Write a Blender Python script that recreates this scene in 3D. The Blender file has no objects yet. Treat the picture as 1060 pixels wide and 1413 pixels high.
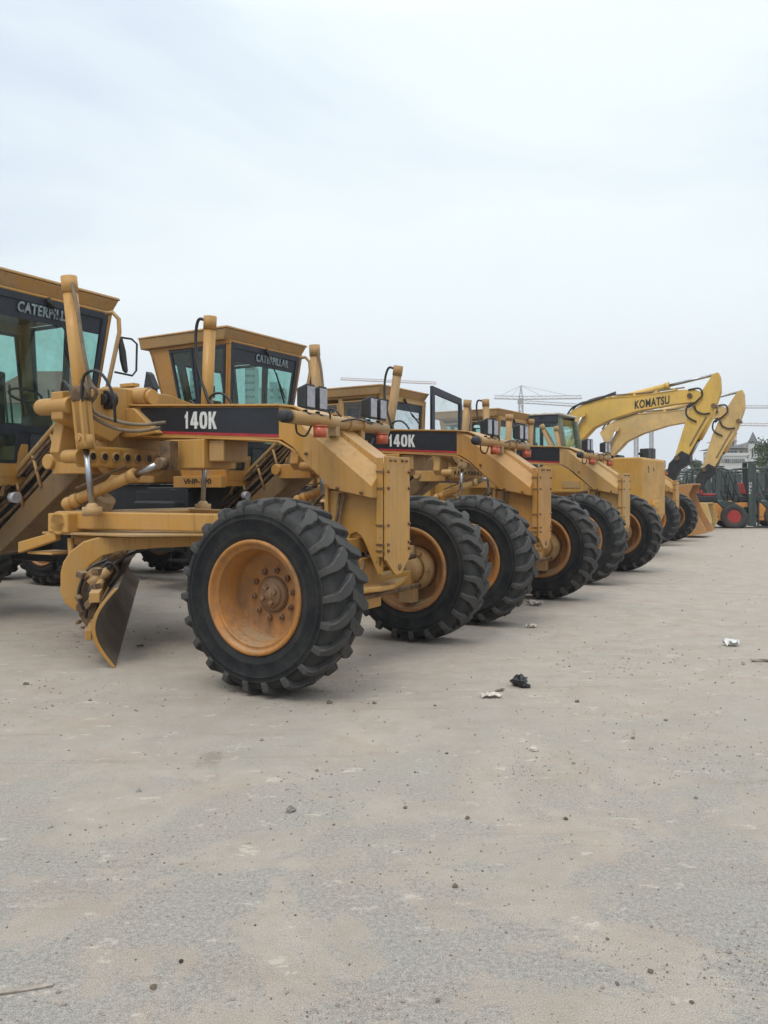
import bpy, bmesh, math, random
from mathutils import Vector, Matrix
random.seed(7)
R = math.radians
SC = bpy.context.scene
COL = SC.collection
F_PX, HOR, EYE = 1120.0, 676.4, 1.404

# ------------------------------------------------------------------ materials
def node_mat(name):
    m = bpy.data.materials.new(name); m.use_nodes = True
    nt = m.node_tree; b = nt.nodes['Principled BSDF']
    return m, nt, b
def N(nt, t, **kw):
    n = nt.nodes.new(t)
    for k, v in kw.items():
        if k in n.inputs: n.inputs[k].default_value = v
        else: setattr(n, k, v)
    return n
def ramp(nt, src, stops):
    r = nt.nodes.new('ShaderNodeValToRGB')
    el = r.color_ramp.elements
    while len(el) < len(stops): el.new(0.5)
    for e, (p, c) in zip(el, stops):
        e.position = p; e.color = (*c, 1) if len(c) == 3 else c
    nt.links.new(src, r.inputs[0]); return r.outputs[0]
def mixc(nt, fac, a, b, mode='MIX'):
    m = nt.nodes.new('ShaderNodeMix'); m.data_type = 'RGBA'; m.blend_type = mode
    for sock, v in ((0, fac), (6, a), (7, b)):
        if hasattr(v, 'links'): nt.links.new(v, m.inputs[sock])
        elif sock == 0: m.inputs[0].default_value = v
        else: m.inputs[sock].default_value = (*v, 1)
    return m.outputs[2]
def noise(nt, scale, detail=4, rough=.6, coord='Object', vscale=None, dist=0):
    tc = nt.nodes.new('ShaderNodeTexCoord')
    out = tc.outputs[coord]
    if vscale:
        mp = nt.nodes.new('ShaderNodeMapping'); mp.inputs['Scale'].default_value = vscale
        nt.links.new(out, mp.inputs[0]); out = mp.outputs[0]
    n = N(nt, 'ShaderNodeTexNoise', Scale=scale, Detail=detail, Roughness=rough, Distortion=dist)
    nt.links.new(out, n.inputs['Vector']); return n.outputs['Fac']
def bump(nt, b, src, strength=.2, dist=.01):
    n = N(nt, 'ShaderNodeBump', Strength=strength, Distance=dist)
    nt.links.new(src, n.inputs['Height']); nt.links.new(n.outputs[0], b.inputs['Normal'])

def paint(name, col, dust=(.36, .29, .2), dustamt=.45, rough=.5, rust=.5, rustc=(.10, .045, .022), sc=1.0):
    m, nt, b = node_mat(name)
    def mulv(src, k):
        q = N(nt, 'ShaderNodeMath', operation='MULTIPLY'); nt.links.new(src, q.inputs[0])
        if hasattr(k, 'links'): nt.links.new(k, q.inputs[1])
        else: q.inputs[1].default_value = k
        return q.outputs[0]
    n1 = noise(nt, 2.6*sc, 8, .72, dist=.5)
    f1 = ramp(nt, n1, [(.40, (0, 0, 0)), (.62, (1, 1, 1))])
    # sun-faded and touched-up areas, a little paler or deeper
    fade = ramp(nt, noise(nt, .9*sc, 3, .5), [(.38, (.86, .83, .80)), (.5, (1, 1, 1)), (.62, (1.10, 1.08, 1.12))])
    c = mixc(nt, 1.0, col, fade, 'MULTIPLY')
    c = mixc(nt, mulv(f1, dustamt), c, dust)
    # dust that settled on ledges and top faces
    ge = nt.nodes.new('ShaderNodeNewGeometry'); sx = nt.nodes.new('ShaderNodeSeparateXYZ'); nt.links.new(ge.outputs['True Normal'], sx.inputs[0])
    up = ramp(nt, sx.outputs['Z'], [(.55, (0, 0, 0)), (.95, (.5, .5, .5))])
    c = mixc(nt, mulv(up, ramp(nt, n1, [(.3, (.35,)*3), (.6, (1, 1, 1))])), c, (.40, .315, .20))
    # grime running down
    n3 = noise(nt, 7*sc, 6, .65, vscale=(5, 5, .3))
    f3 = ramp(nt, n3, [(.52, (0, 0, 0)), (.72, (.75, .75, .75))])
    c = mixc(nt, mulv(f3, ramp(nt, noise(nt, 1.3*sc, 3, .5), [(.4, (.15,)*3), (.6, (1, 1, 1))])), c, tuple(x*.42 for x in col))
    # chips and rust
    n2 = noise(nt, 15*sc, 8, .78)
    f2 = ramp(nt, n2, [(.635, (0, 0, 0)), (.665, (1, 1, 1))])
    c = mixc(nt, mulv(f2, rust), c, rustc)
    f4 = ramp(nt, noise(nt, 48*sc, 4, .7), [(.67, (0, 0, 0)), (.70, (.8, .8, .8))])
    c = mixc(nt, f4, c, tuple(x*.4 for x in col))
    nt.links.new(c, b.inputs['Base Color'])
    r = ramp(nt, n1, [(.35, (rough-.12,)*3), (.62, (min(1, rough+.3),)*3)])
    nt.links.new(r, b.inputs['Roughness'])
    bump(nt, b, n2, .15, .004)
    return m
def plain(name, col, rough=.6, metal=0, var=.25, sc=8, bumpy=.1):
    m, nt, b = node_mat(name)
    n1 = noise(nt, sc, 5, .65)
    c = mixc(nt, ramp(nt, n1, [(.35, (0, 0, 0)), (.7, (1, 1, 1))]), tuple(x*(1-var) for x in col), tuple(min(1, x*(1+var)) for x in col))
    nt.links.new(c, b.inputs['Base Color'])
    b.inputs['Roughness'].default_value = rough; b.inputs['Metallic'].default_value = metal
    if bumpy: bump(nt, b, n1, bumpy, .005)
    return m
M = {}
M['yellow'] = paint('yellow_paint', (.47, .24, .045), dust=(.38, .265, .14), dustamt=.35, rough=.4, rust=.75)
M['yellow_two'] = paint('orange_yellow_paint', (.44, .205, .035), dust=(.34, .22, .11), dustamt=.45, rough=.42, rust=.8, sc=1.3)
M['yellow_three'] = paint('faded_yellow_paint_grader', (.46, .25, .06), dust=(.38, .28, .16), dustamt=.5, rough=.5, rust=.6, sc=.8)
M['yellow_b'] = paint('yellow_paint_fresh', (.50, .265, .045), dust=(.40, .29, .14), dustamt=.25, rust=.3)
M['tan'] = paint('dusty_yellow_paint', (.40, .225, .07), dust=(.33, .25, .16), dustamt=.6)
M['grimy_shaded'] = paint('grimy_shaded_yellow_paint', (.22, .125, .04), dust=(.16, .11, .065), dustamt=.7, rust=.7)  # sloping frame: its shade, along with grime, is painted into this darker yellow
M['rimpaint'] = paint('rim_paint', (.40, .165, .028), dust=(.17, .10, .06), dustamt=.8, rust=.7)
M['hubrust'] = paint('rusty_hub', (.17, .085, .04), dust=(.24, .14, .065), dustamt=.8, rust=.9, sc=3)
M['red'] = plain('red_paint', (.42, .03, .03), .45)
M['redstripe'] = plain('red_stripe', (.36, .02, .03), .5)
M['orange'] = paint('orange_paint', (.75, .30, .05), dustamt=.15, rust=.1)
M['black'] = plain('black_panel', (.012, .014, .02), .42, var=.5, sc=3, bumpy=.03)
M['dark'] = plain('dark_steel', (.025, .026, .028), .55, .2)
M['frameblue'] = plain('dark_cab_frame', (.018, .024, .036), .5)
M['white'] = plain('white_lettering', (.62, .62, .6), .6, var=.12, sc=30)
M['faded'] = plain('faded_lettering', (.22, .28, .30), .7, var=.45, sc=25)
M['hose'] = plain('rubber_hose', (.02, .019, .018), .5)
M['tanhose'] = plain('dusty_hose', (.2, .15, .1), .7)
M['chrome'] = plain('chromed_rod', (.36, .36, .37), .3, 1.0, var=.25)
M['amber'] = plain('amber_lens', (.44, .09, .04), .35, var=.2)
M['lamp'] = plain('lamp_glass', (.34, .33, .36), .12, var=.2, sc=20)
M['steel'] = plain('worn_blade_steel', (.115, .09, .07), .55, .1, var=.45, sc=2.5)
M['greasy'] = paint('greasy_brown', (.19, .115, .055), dust=(.06, .035, .02), dustamt=.9, rust=.8, sc=2)
M['interior'] = plain('cab_interior', (.035, .04, .042), .8)
M['olive'] = plain('olive_pillar', (.15, .16, .11), .6)
M['roofwhite'] = plain('pale_roof', (.55, .52, .46), .6)
M['mat_wall'] = plain('pale_wall', (.5, .5, .48), .8, var=.08)
M['mat_beige'] = plain('beige_stone_wall', (.36, .32, .26), .85, var=.1, sc=.6)
M['mat_roof'] = plain('grey_roof_tiles', (.10, .10, .11), .8, var=.15, sc=.5)
M['mat_redroof'] = plain('red_roof_tiles', (.26, .09, .07), .8, var=.2, sc=.5)
M['mat_win'] = plain('dark_window', (.03, .035, .045), .2, var=.1, bumpy=0)
M['mat_tower'] = plain('apartment_concrete', (.34, .33, .33), .85, var=.08, sc=.1)
M['crane'] = plain('crane_steel', (.30, .28, .27), .7)
M['cranered'] = plain('crane_steel_red', (.40, .27, .24), .7)
M['bark'] = plain('bark', (.07, .05, .035), .9)
M['teal'] = plain('dark_green_mast', (.045, .062, .06), .5, .1)
M['paper'] = plain('litter_paper', (.55, .5, .44), .8, var=.15, sc=20)
M['bag'] = plain('black_plastic', (.01, .01, .011), .25)
M['stone'] = plain('grey_stone', (.25, .22, .2), .9, var=.35, sc=15, bumpy=.6)
M['pebble'] = plain('pale_pebble', (.33, .28, .235), .9, var=.35, sc=15, bumpy=.4)
M['clod'] = plain('brown_clod', (.17, .13, .095), .95, var=.4, sc=20, bumpy=.6)

def glass_mat(name, tint, gloss=.09):
    m = bpy.data.materials.new(name); m.use_nodes = True; nt = m.node_tree; nt.nodes.clear()
    o = N(nt, 'ShaderNodeOutputMaterial'); t = N(nt, 'ShaderNodeBsdfTransparent'); t.inputs[0].default_value = (*tint, 1)
    g = N(nt, 'ShaderNodeBsdfGlossy'); g.inputs['Roughness'].default_value = .04; g.inputs[0].default_value = (.9, .95, .95, 1)
    d = N(nt, 'ShaderNodeBsdfDiffuse'); d.inputs[0].default_value = (.24, .21, .17, 1)
    lw = N(nt, 'ShaderNodeLayerWeight', Blend=.5); pw = N(nt, 'ShaderNodeMath', operation='POWER'); nt.links.new(lw.outputs['Facing'], pw.inputs[0]); pw.inputs[1].default_value = 4.0
    f = N(nt, 'ShaderNodeMath', operation='MULTIPLY_ADD'); nt.links.new(pw.outputs[0], f.inputs[0]); f.inputs[1].default_value = .7; f.inputs[2].default_value = .035
    mx = N(nt, 'ShaderNodeMixShader'); nt.links.new(f.outputs[0], mx.inputs[0]); nt.links.new(t.outputs[0], mx.inputs[1]); nt.links.new(g.outputs[0], mx.inputs[2])
    dn = noise(nt, 3, 5, .7); df = ramp(nt, dn, [(.35, (.008,)*3), (.75, (.09,)*3)])
    m2 = N(nt, 'ShaderNodeMixShader'); nt.links.new(df, m2.inputs[0]); nt.links.new(mx.outputs[0], m2.inputs[1]); nt.links.new(d.outputs[0], m2.inputs[2])
    nt.links.new(m2.outputs[0], o.inputs[0]); return m
M['glass'] = glass_mat('teal_glass', (.75, .89, .865))
M['glassclear'] = glass_mat('dusty_glass', (.9, .93, .93))

def tyre_mat():
    m, nt, b = node_mat('tyre_rubber')
    n1 = noise(nt, 6, 6, .7); n2 = noise(nt, 40, 4, .7)
    c = mixc(nt, ramp(nt, n1, [(.4, (0, 0, 0)), (.72, (1, 1, 1))]), (.007, .008, .010), (.030, .029, .027))
    g = nt.nodes.new('ShaderNodeNewGeometry')
    # dust and scuffs collect on the raised edges of the lugs
    pt = ramp(nt, g.outputs['Pointiness'], [(.505, (0, 0, 0)), (.56, (.55, .55, .55))])
    c = mixc(nt, pt, c, (.10, .095, .088))
    nt.links.new(c, b.inputs['Base Color']); b.inputs['Roughness'].default_value = .75; b.inputs['Specular IOR Level'].default_value = .22
    bump(nt, b, n2, .25, .004); return m
M['tyre'] = tyre_mat()
M['scuff'] = plain('scuffed_rubber_edge', (.062, .060, .056), .8, var=.6, sc=14)
def leaf_mat(name, a, c):
    m, nt, b = node_mat(name)
    oi = nt.nodes.new('ShaderNodeNewGeometry')
    col = ramp(nt, oi.outputs['Random Per Island'], [(0, a), (1, c)])
    nt.links.new(col, b.inputs['Base Color']); b.inputs['Roughness'].default_value = .7; return m
M['leaf'] = leaf_mat('foliage', (.035, .06, .025), (.09, .125, .05))

def ground_mat():
    m, nt, b = node_mat('packed_dirt_ground')
    big = noise(nt, 1.15, 8, .72, dist=.6); mid = noise(nt, 3.4, 8, .76, dist=.3); fine = noise(nt, 60, 5, .75); grit = noise(nt, 240, 2, .8)
    sand = mixc(nt, ramp(nt, mid, [(.3, (0, 0, 0)), (.72, (1, 1, 1))]), (.335, .283, .232), (.455, .397, .338))
    grey = mixc(nt, ramp(nt, fine, [(.38, (0, 0, 0)), (.62, (1, 1, 1))]), (.225, .206, .186), (.385, .354, .318))
    add = N(nt, 'ShaderNodeMath', operation='ADD'); nt.links.new(big, add.inputs[0])
    ml = N(nt, 'ShaderNodeMath', operation='MULTIPLY'); nt.links.new(mid, ml.inputs[0]); ml.inputs[1].default_value = .55; nt.links.new(ml.outputs[0], add.inputs[1])
    f = ramp(nt, add.outputs[0], [(.725, (.04,)*3), (.77, (.55,)*3), (.81, (1, 1, 1))])
    # exposed grey aggregate only nearer the foreground of the yard, sand beyond
    tc = nt.nodes.new('ShaderNodeTexCoord'); sp = nt.nodes.new('ShaderNodeSeparateXYZ'); nt.links.new(tc.outputs['Object'], sp.inputs[0])
    wob = N(nt, 'ShaderNodeMath', operation='MULTIPLY_ADD'); nt.links.new(big, wob.inputs[0]); wob.inputs[1].default_value = 4.0; nt.links.new(sp.outputs['Y'], wob.inputs[2])
    mr = N(nt, 'ShaderNodeMapRange'); nt.links.new(wob.outputs[0], mr.inputs[0]); mr.inputs[1].default_value = 4.7; mr.inputs[2].default_value = 8.0; mr.inputs[3].default_value = .9; mr.inputs[4].default_value = .15
    mm = N(nt, 'ShaderNodeMath', operation='MULTIPLY'); nt.links.new(f, mm.inputs[0]); nt.links.new(mr.outputs[0], mm.inputs[1])
    c = mixc(nt, mm.outputs[0], sand, grey)
    st = ramp(nt, noise(nt, 1.3, 5, .7, vscale=(1, 2.2, 1)), [(.56, (0, 0, 0)), (.74, (.4, .4, .4))])
    c = mixc(nt, st, c, (.26, .215, .17))
    hu = ramp(nt, noise(nt, 1.9, 4, .6), [(.35, (1.02, .99, .965)), (.5, (1, 1, 1)), (.68, (.97, 1.0, .985))])
    c = mixc(nt, 1.0, c, hu, 'MULTIPLY')
    tk = ramp(nt, noise(nt, 2.2, 5, .7, vscale=(.18, 3.4, 1), dist=.6), [(.60, (1, 1, 1)), (.72, (.86, .84, .82))])
    c = mixc(nt, 1.0, c, tk, 'MULTIPLY')
    oil = ramp(nt, noise(nt, .75, 6, .62, dist=1.2), [(.66, (1, 1, 1)), (.74, (.80, .785, .77))])
    c = mixc(nt, 1.0, c, oil, 'MULTIPLY')
    gs = ramp(nt, grit, [(.38, (.66,)*3), (.5, (.98,)*3), (.64, (1.2,)*3)])
    c = mixc(nt, 1.0, c, gs, 'MULTIPLY')
    pale = ramp(nt, noise(nt, 4.3, 6, .75, vscale=(1, 1.8, 1)), [(.60, (0, 0, 0)), (.64, (.55, .55, .55))])
    c = mixc(nt, pale, c, (.55, .48, .41))
    nt.links.new(c, b.inputs['Base Color']); b.inputs['Roughness'].default_value = .93
    ad = N(nt, 'ShaderNodeMath', operation='ADD'); nt.links.new(fine, ad.inputs[0]); nt.links.new(grit, ad.inputs[1])
    f25 = noise(nt, 22, 6, .7); ad2 = N(nt, 'ShaderNodeMath', operation='MULTIPLY_ADD'); nt.links.new(f25, ad2.inputs[0]); ad2.inputs[1].default_value = 2.2; nt.links.new(ad.outputs[0], ad2.inputs[2]); bump(nt, b, ad2.outputs[0], .5, .009); return m
M['ground'] = ground_mat()

# ------------------------------------------------------------------ mesh helper
class MB:
    def __init__(s): s.v = []; s.f = []; s.sm = []; s.mi = []; s.cur = 0
    def add(s, vs, fs, smooth=False):
        o = len(s.v); s.v += [tuple(v) for v in vs]
        for f in fs: s.f.append([i+o for i in f]); s.sm.append(smooth); s.mi.append(s.cur)
        return s
    def hexa(s, p):   # p: 4 bottom (loop) + 4 top
        return s.add(p, [(3, 2, 1, 0), (4, 5, 6, 7), (0, 1, 5, 4), (1, 2, 6, 5), (2, 3, 7, 6), (3, 0, 4, 7)])
    def box(s, x0, x1, y0, y1, z0, z1, rot=None, piv=None):
        p = [Vector(q) for q in ((x0, y0, z0), (x1, y0, z0), (x1, y1, z0), (x0, y1, z0), (x0, y0, z1), (x1, y0, z1), (x1, y1, z1), (x0, y1, z1))]
        if rot:
            c = Vector(piv) if piv else Vector(((x0+x1)/2, (y0+y1)/2, (z0+z1)/2))
            m = Matrix.Rotation(rot[1], 3, rot[0]); p = [m @ (q-c)+c for q in p]
        return s.hexa(p)
    def prism(s, poly, a, b, ax='Y'):
        def P(u, w, t): return (u, t, w) if ax == 'Y' else ((t, u, w) if ax == 'X' else (u, w, t))
        n = len(poly)
        vs = [P(u, w, a) for u, w in poly]+[P(u, w, b) for u, w in poly]
        fs = [tuple(range(n))[::-1], tuple(range(n, 2*n))]+[(i, (i+1) % n, (i+1) % n+n, i+n) for i in range(n)]
        return s.add(vs, fs)
    def tube(s, pts, r, n=12, caps=True, smooth=True):
        pts = [Vector(p) for p in pts]; k = len(pts)
        rs = r if isinstance(r, (list, tuple)) else [r]*k
        vs = []; t0 = (pts[1]-pts[0]).normalized()
        up = Vector((0, 0, 1)) if abs(t0.z) < .9 else Vector((1, 0, 0))
        u = t0.cross(up).normalized()
        for i, p in enumerate(pts):
            t = (pts[min(i+1, k-1)]-pts[max(i-1, 0)]).normalized()
            u = (u-t*u.dot(t)).normalized(); w = t.cross(u)
            for j in range(n):
                a = 2*math.pi*j/n; vs.append(p+(u*math.cos(a)+w*math.sin(a))*rs[i])
        fs = [(i*n+j, i*n+(j+1) % n, (i+1)*n+(j+1) % n, (i+1)*n+j) for i in range(k-1) for j in range(n)]
        o = len(s.v); s.add(vs, fs, smooth)
        if caps: s.add([vs[j] for j in range(n)], [tuple(range(n))[::-1]]); s.add(vs[-n:], [tuple(range(n))])
        return s
    def lathe(s, prof, c=(0, 0, 0), ax='Y', n=40, smooth=True, closed=False, caps=True):
        vs = []; k = len(prof)
        for r, t in prof:
            for j in range(n):
                a = 2*math.pi*j/n; p = (r*math.cos(a), t, r*math.sin(a))
                if ax == 'Z': p = (p[0], p[2], p[1])
                if ax == 'X': p = (p[1], p[0], p[2])
                vs.append((p[0]+c[0], p[1]+c[1], p[2]+c[2]))
        rng = range(k if closed else k-1)
        fs = [(i*n+j, i*n+(j+1) % n, ((i+1) % k)*n+(j+1) % n, ((i+1) % k)*n+j) for i in rng for j in range(n)]
        s.add(vs, fs, smooth)
        if not closed and caps:
            if prof[0][0] > 0: s.add(vs[:n], [tuple(range(n))])
            if prof[-1][0] > 0: s.add(vs[-n:], [tuple(range(n))])
        return s
    def ball(s, c, r, n=10):
        pr = [(max(1e-4, r*math.sin(math.pi*i/n)), -r*math.cos(math.pi*i/n)) for i in range(n+1)]
        return s.lathe(pr, c, 'Z', 14)
    def mesh(s, name, mats):
        me = bpy.data.meshes.new(name); me.from_pydata(s.v, [], s.f)
        for i, p in enumerate(me.polygons): p.use_smooth = s.sm[i]; p.material_index = s.mi[i]
        bm = bmesh.new(); bm.from_mesh(me); bmesh.ops.remove_doubles(bm, verts=bm.verts, dist=1e-5)
        bmesh.ops.recalc_face_normals(bm, faces=bm.faces); bm.to_mesh(me); bm.free()
        for m in mats: me.materials.append(m)
        return me
    def build(s, name, mat, parent=None, bevel=0, label=None):
        mats = mat if isinstance(mat, (list, tuple)) else [mat]
        return link(name, s.mesh(name, [M[x] for x in mats]), parent, bevel, label)
def link(name, me, parent=None, bevel=0, label=None, loc=None, rot=None):
    o = bpy.data.objects.new(name, me); COL.objects.link(o)
    if parent: o.parent = parent
    if bevel:
        b = o.modifiers.new('Bevel', 'BEVEL'); b.width = bevel; b.segments = 2; b.limit_method = 'ANGLE'; b.angle_limit = R(38)
    if label: o['label'] = label
    if loc: o.location = loc
    if rot: o.rotation_euler = rot
    return o
def thing(name, label, cat, loc=(0, 0, 0), rz=0, group=None):
    o = bpy.data.objects.new(name, None); COL.objects.link(o); o.empty_display_size = .2
    o.location = loc; o.rotation_euler = (0, 0, rz); tag(o, label, cat, group); return o
def tag(o, label, cat, group=None, kind=None):
    if label: o['label'] = label
    if cat: o['category'] = cat
    if group: o['group'] = group
    if kind: o['kind'] = kind
    return o
def text_mesh(txt, size, offset=0, extrude=.002, sx=1.0, spacing=1.0, shear=0):
    cu = bpy.data.curves.new('txt', 'FONT'); cu.body = txt; cu.size = size; cu.offset = offset; cu.extrude = extrude
    cu.align_x = 'LEFT'; cu.align_y = 'BOTTOM_BASELINE'; cu.space_character = spacing; cu.shear = shear; cu.resolution_u = 4
    o = bpy.data.objects.new('txt', cu); COL.objects.link(o)
    dg = bpy.context.evaluated_depsgraph_get(); me = bpy.data.meshes.new_from_object(o.evaluated_get(dg))
    bpy.data.objects.remove(o); me.transform(Matrix.Diagonal((sx, 1, 1, 1))); return me
def text_on(name, txt, mat, parent, origin, xdir, ydir, height, width, offset=0, spacing=1.0, label=None, shear=0):
    me = text_mesh(txt, 1.0, offset, .004, 1.0, spacing, shear)
    xs = [v.co.x for v in me.vertices]; ys = [v.co.y for v in me.vertices]
    x0, x1, y0, y1 = min(xs), max(xs), min(ys), max(ys)
    X = Vector(xdir).normalized(); Y = Vector(ydir).normalized(); Z = X.cross(Y)
    for v in me.vertices:
        p = Vector(origin)+X*((v.co.x-x0)/(x1-x0)*width)+Y*((v.co.y-y0)/(y1-y0)*height)+Z*v.co.z
        v.co = p
    me.materials.append(M[mat]); return link(name, me, parent, label=label)

GLY = {'1': [[(.26, 0), (.64, 0), (.64, 1), (.40, 1), (.34, .86), (.08, .76), (.08, .60), (.26, .64)]],
 '4': [[(.50, 0), (.83, 0), (.83, 1), (.50, 1)], [(0, .20), (1, .20), (1, .40), (0, .40)], [(0, .36), (.32, .36), (.66, .98), (.42, .98)]],
 'K': [[(0, 0), (.34, 0), (.34, 1), (0, 1)], [(.30, .40), (.52, .40), (.98, 1), (.62, 1)], [(.30, .62), (.50, .70), (1.04, 0), (.66, 0)]]}
def glyphs(name, txt, mat, parent, origin, slope, cw, h, gap):
    mb = MB(); x = 0
    for ch in txt:
        w = cw*(.72 if ch == '1' else 1)
        if ch == '0':
            n = 20; o_ = []; i_ = []
            for k in range(n):
                a = 2*math.pi*k/n; ca, sa = math.cos(a), math.sin(a); se = lambda v, p: math.copysign(abs(v)**p, v)
                o_.append((.5+.5*se(ca, .75), .5+.5*se(sa, .7))); i_.append((.5+.16*se(ca, .75), .5+.32*se(sa, .8)))
            for k in range(n):
                q = [o_[k], o_[(k+1) % n], i_[(k+1) % n], i_[k]]
                mb.prism([(x+u*w, v*h) for u, v in q], 0, -.004)
        else:
            for j, pl in enumerate(GLY[ch]): mb.prism([(x+u*w, v*h) for u, v in pl], .0003*j, -.004-.0006*j)
        x += w*(.9 if ch == '1' else 1)+gap
    mb.v = [(origin[0]+X, origin[1]+Y_, origin[2]+Z+slope*X) for X, Y_, Z in mb.v]
    return mb.build(name, mat, parent)

# ------------------------------------------------------------------ wheels (meshes shared by every wheel)
def tyre_mesh(name, Rr=.679, W=.228, rb=.36, nl=22, lugs=True, lh=.036, kink=1):
    b = MB(); rnd = random.Random(3)
    h = Rr-lh
    half = [(rb, W*.80), (rb+.02, W*.93), (rb+(h-rb)*.22, W*1.0), (rb+(h-rb)*.3, W*1.035), (rb+(h-rb)*.33, W*1.03), (rb+(h-rb)*.60, W*1.05), (rb+(h-rb)*.615, W*1.068), (rb+(h-rb)*.63, W*1.048), (rb+(h-rb)*.72, W*1.03), (rb+(h-rb)*.735, W*1.045), (rb+(h-rb)*.75, W*1.02), (rb+(h-rb)*.82, W*.985), (h-.022, W*.87), (h-.006, W*.6), (h, 0)]
    prof = half+[(r, -y) for r, y in half[-2::-1]]
    b.lathe(prof, n=66, caps=False)
    if lugs:
        for i in range(nl):
            for s in (1, -1):
                a0 = 2*math.pi*(i+(0 if s > 0 else .5))/nl+rnd.uniform(-.008, .008)
                st = [(W*1.035, -.012, h-.062, .010, .020), (W*1.01, -.004, h-.034, lh*.8, .024), (W*.90, .004, h-.018, lh, .027), (W*.72, .02, h-.008, lh, .038), (W*.50, .055, h-.003, lh, .050), (W*.28, .085, h, lh, .054), (W*.04, .15, h+.001, lh*.95, .052), (-W*.10, .17, h, lh*.8, .040)]
                vs = []
                for (y, da, rbse, hh, hw) in st:
                    da = da*kink; jj = rnd.uniform(-.004, .004)
                    tt = hh+rnd.uniform(-.005, .001)
                    for (dw, dr) in ((-hw*1.2, -.012), (-hw*.84+jj, tt-.005), (-hw*.72+jj, tt), (hw*.72+jj, tt), (hw*.84+jj, tt-.005), (hw*1.2, -.012)):
                        a = a0+da+dw/rbse; r = rbse+dr
                        if y > W*.9: yy = y+ (0 if dr < 0 else .006)
                        else: yy = y
                        vs.append((r*math.cos(a), s*yy, r*math.sin(a)))
                fs = []
                fs2 = []
                for k in range(len(st)-1):
                    for j in range(5): (fs2 if j in (1, 3) else fs).append((k*6+j, k*6+j+1, k*6+7+j, k*6+6+j))
                fs += [(0, 1, 2, 3, 4, 5), tuple(len(vs)-6+q for q in (5, 4, 3, 2, 1, 0))]
                b.add(vs, fs); b.cur = 1; b.add(vs, fs2); b.cur = 0
    return b.mesh(name, [M['tyre'], M['scuff']])
TYRE = tyre_mesh('tyre')
def rim_mesh():
    b = MB()
    prof = [(.392, -.205), (.395, -.228), (.382, -.238), (.366, -.232), (.36, -.205), (.345, -.198), (.335, -.205), (.328, -.19), (.318, -.13), (.308, -.12), (.306, .0), (.29, .015), (.17, .005), (.0001, .005)]
    b.lathe(prof, n=56, caps=False)
    back = [(.0001, .02), (.25, .02), (.3, .03), (.315, .10), (.335, .19), (.35, .20), (.36, .232), (.39, .238), (.395, .205), (.36, .19), (.33, 0), (.36, -.19), (.392, -.205)]
    b.lathe(back, n=56, caps=False)
    return b.mesh('rim', [M['rimpaint']])
RIM = rim_mesh()
def hub_mesh():
    b = MB()
    b.lathe([(.125, .006), (.122, -.015), (.105, -.028), (.098, -.026), (.094, -.04), (.085, -.05), (.04, -.053), (.035, -.062), (.0001, -.064)], n=28); b.lathe([(.128, .004), (.128, -.008), (.0001, -.009)], n=28)
    for k in range(4):
        a = k*math.pi/2+.5; b.box(.055*math.cos(a)-.016, .055*math.cos(a)+.016, -.068, -.045, .055*math.sin(a)-.016, .055*math.sin(a)+.016, ('Y', a))
    for k in range(10):
        a = 2*math.pi*k/10+.2; b.lathe([(.023, .004), (.022, -.018), (.014, -.02), (.013, -.038), (.0001, -.038)], (.168*math.cos(a), 0, .168*math.sin(a)), n=6, smooth=False)
    return b.mesh('hub', [M['hubrust']])
HUB = hub_mesh()
def knuckle_mesh():
    b = MB()
    b.lathe([(.21, .03), (.2, .10), (.15, .13), (.0001, .13)], n=30)
    b.lathe([(.13, .13), (.125, .2), (.08, .24), (.0001, .24)], n=24)
    b.tube([(.0, .2, -.24), (0, .2, .22)], .055, 12)
    b.box(-.07, .07, .14, .26, -.3, -.16)
    for k in range(6):
        a = k*math.pi/3; b.lathe([(.018, .13), (.018, .155), (.0001, .155)], (.165*math.cos(a), 0, .165*math.sin(a)), n=6, smooth=False)
    return b.mesh('knuckle', [M['tan']])
KNUCK = knuckle_mesh()
def wheel(parent, x, y, z, right=True, knuckle=False, spin=0, lean=0):
    w = link('wheel', RIM, parent, loc=(x, y, z), rot=(lean, 0, 0 if right else math.pi))
    t = link('tyre', TYRE, w, rot=(0, spin, 0))
    h = link('hub', HUB, w, rot=(0, spin*.7, 0))
    if knuckle: link('knuckle', KNUCK, w)
    return w

def cyl(mb, p, q, r, n=14): mb.tube([p, q], r, n)
def hoses(parent, runs, name='hose', mat='hose', r=.014):
    for pts in runs:
        P = [Vector(p) for p in pts]; out = []
        for i in range(len(P)-1):        # catmull-rom
            p0, p1, p2, p3 = P[max(i-1, 0)], P[i], P[i+1], P[min(i+2, len(P)-1)]
            for k in range(6):
                t = k/6; out.append(.5*((2*p1)+(p2-p0)*t+(2*p0-5*p1+4*p2-p3)*t*t+(3*p1-p0-3*p2+p3)*t**3))
        out.append(P[-1]); MB().tube(out, r, 7).build(name, mat, parent)

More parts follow.
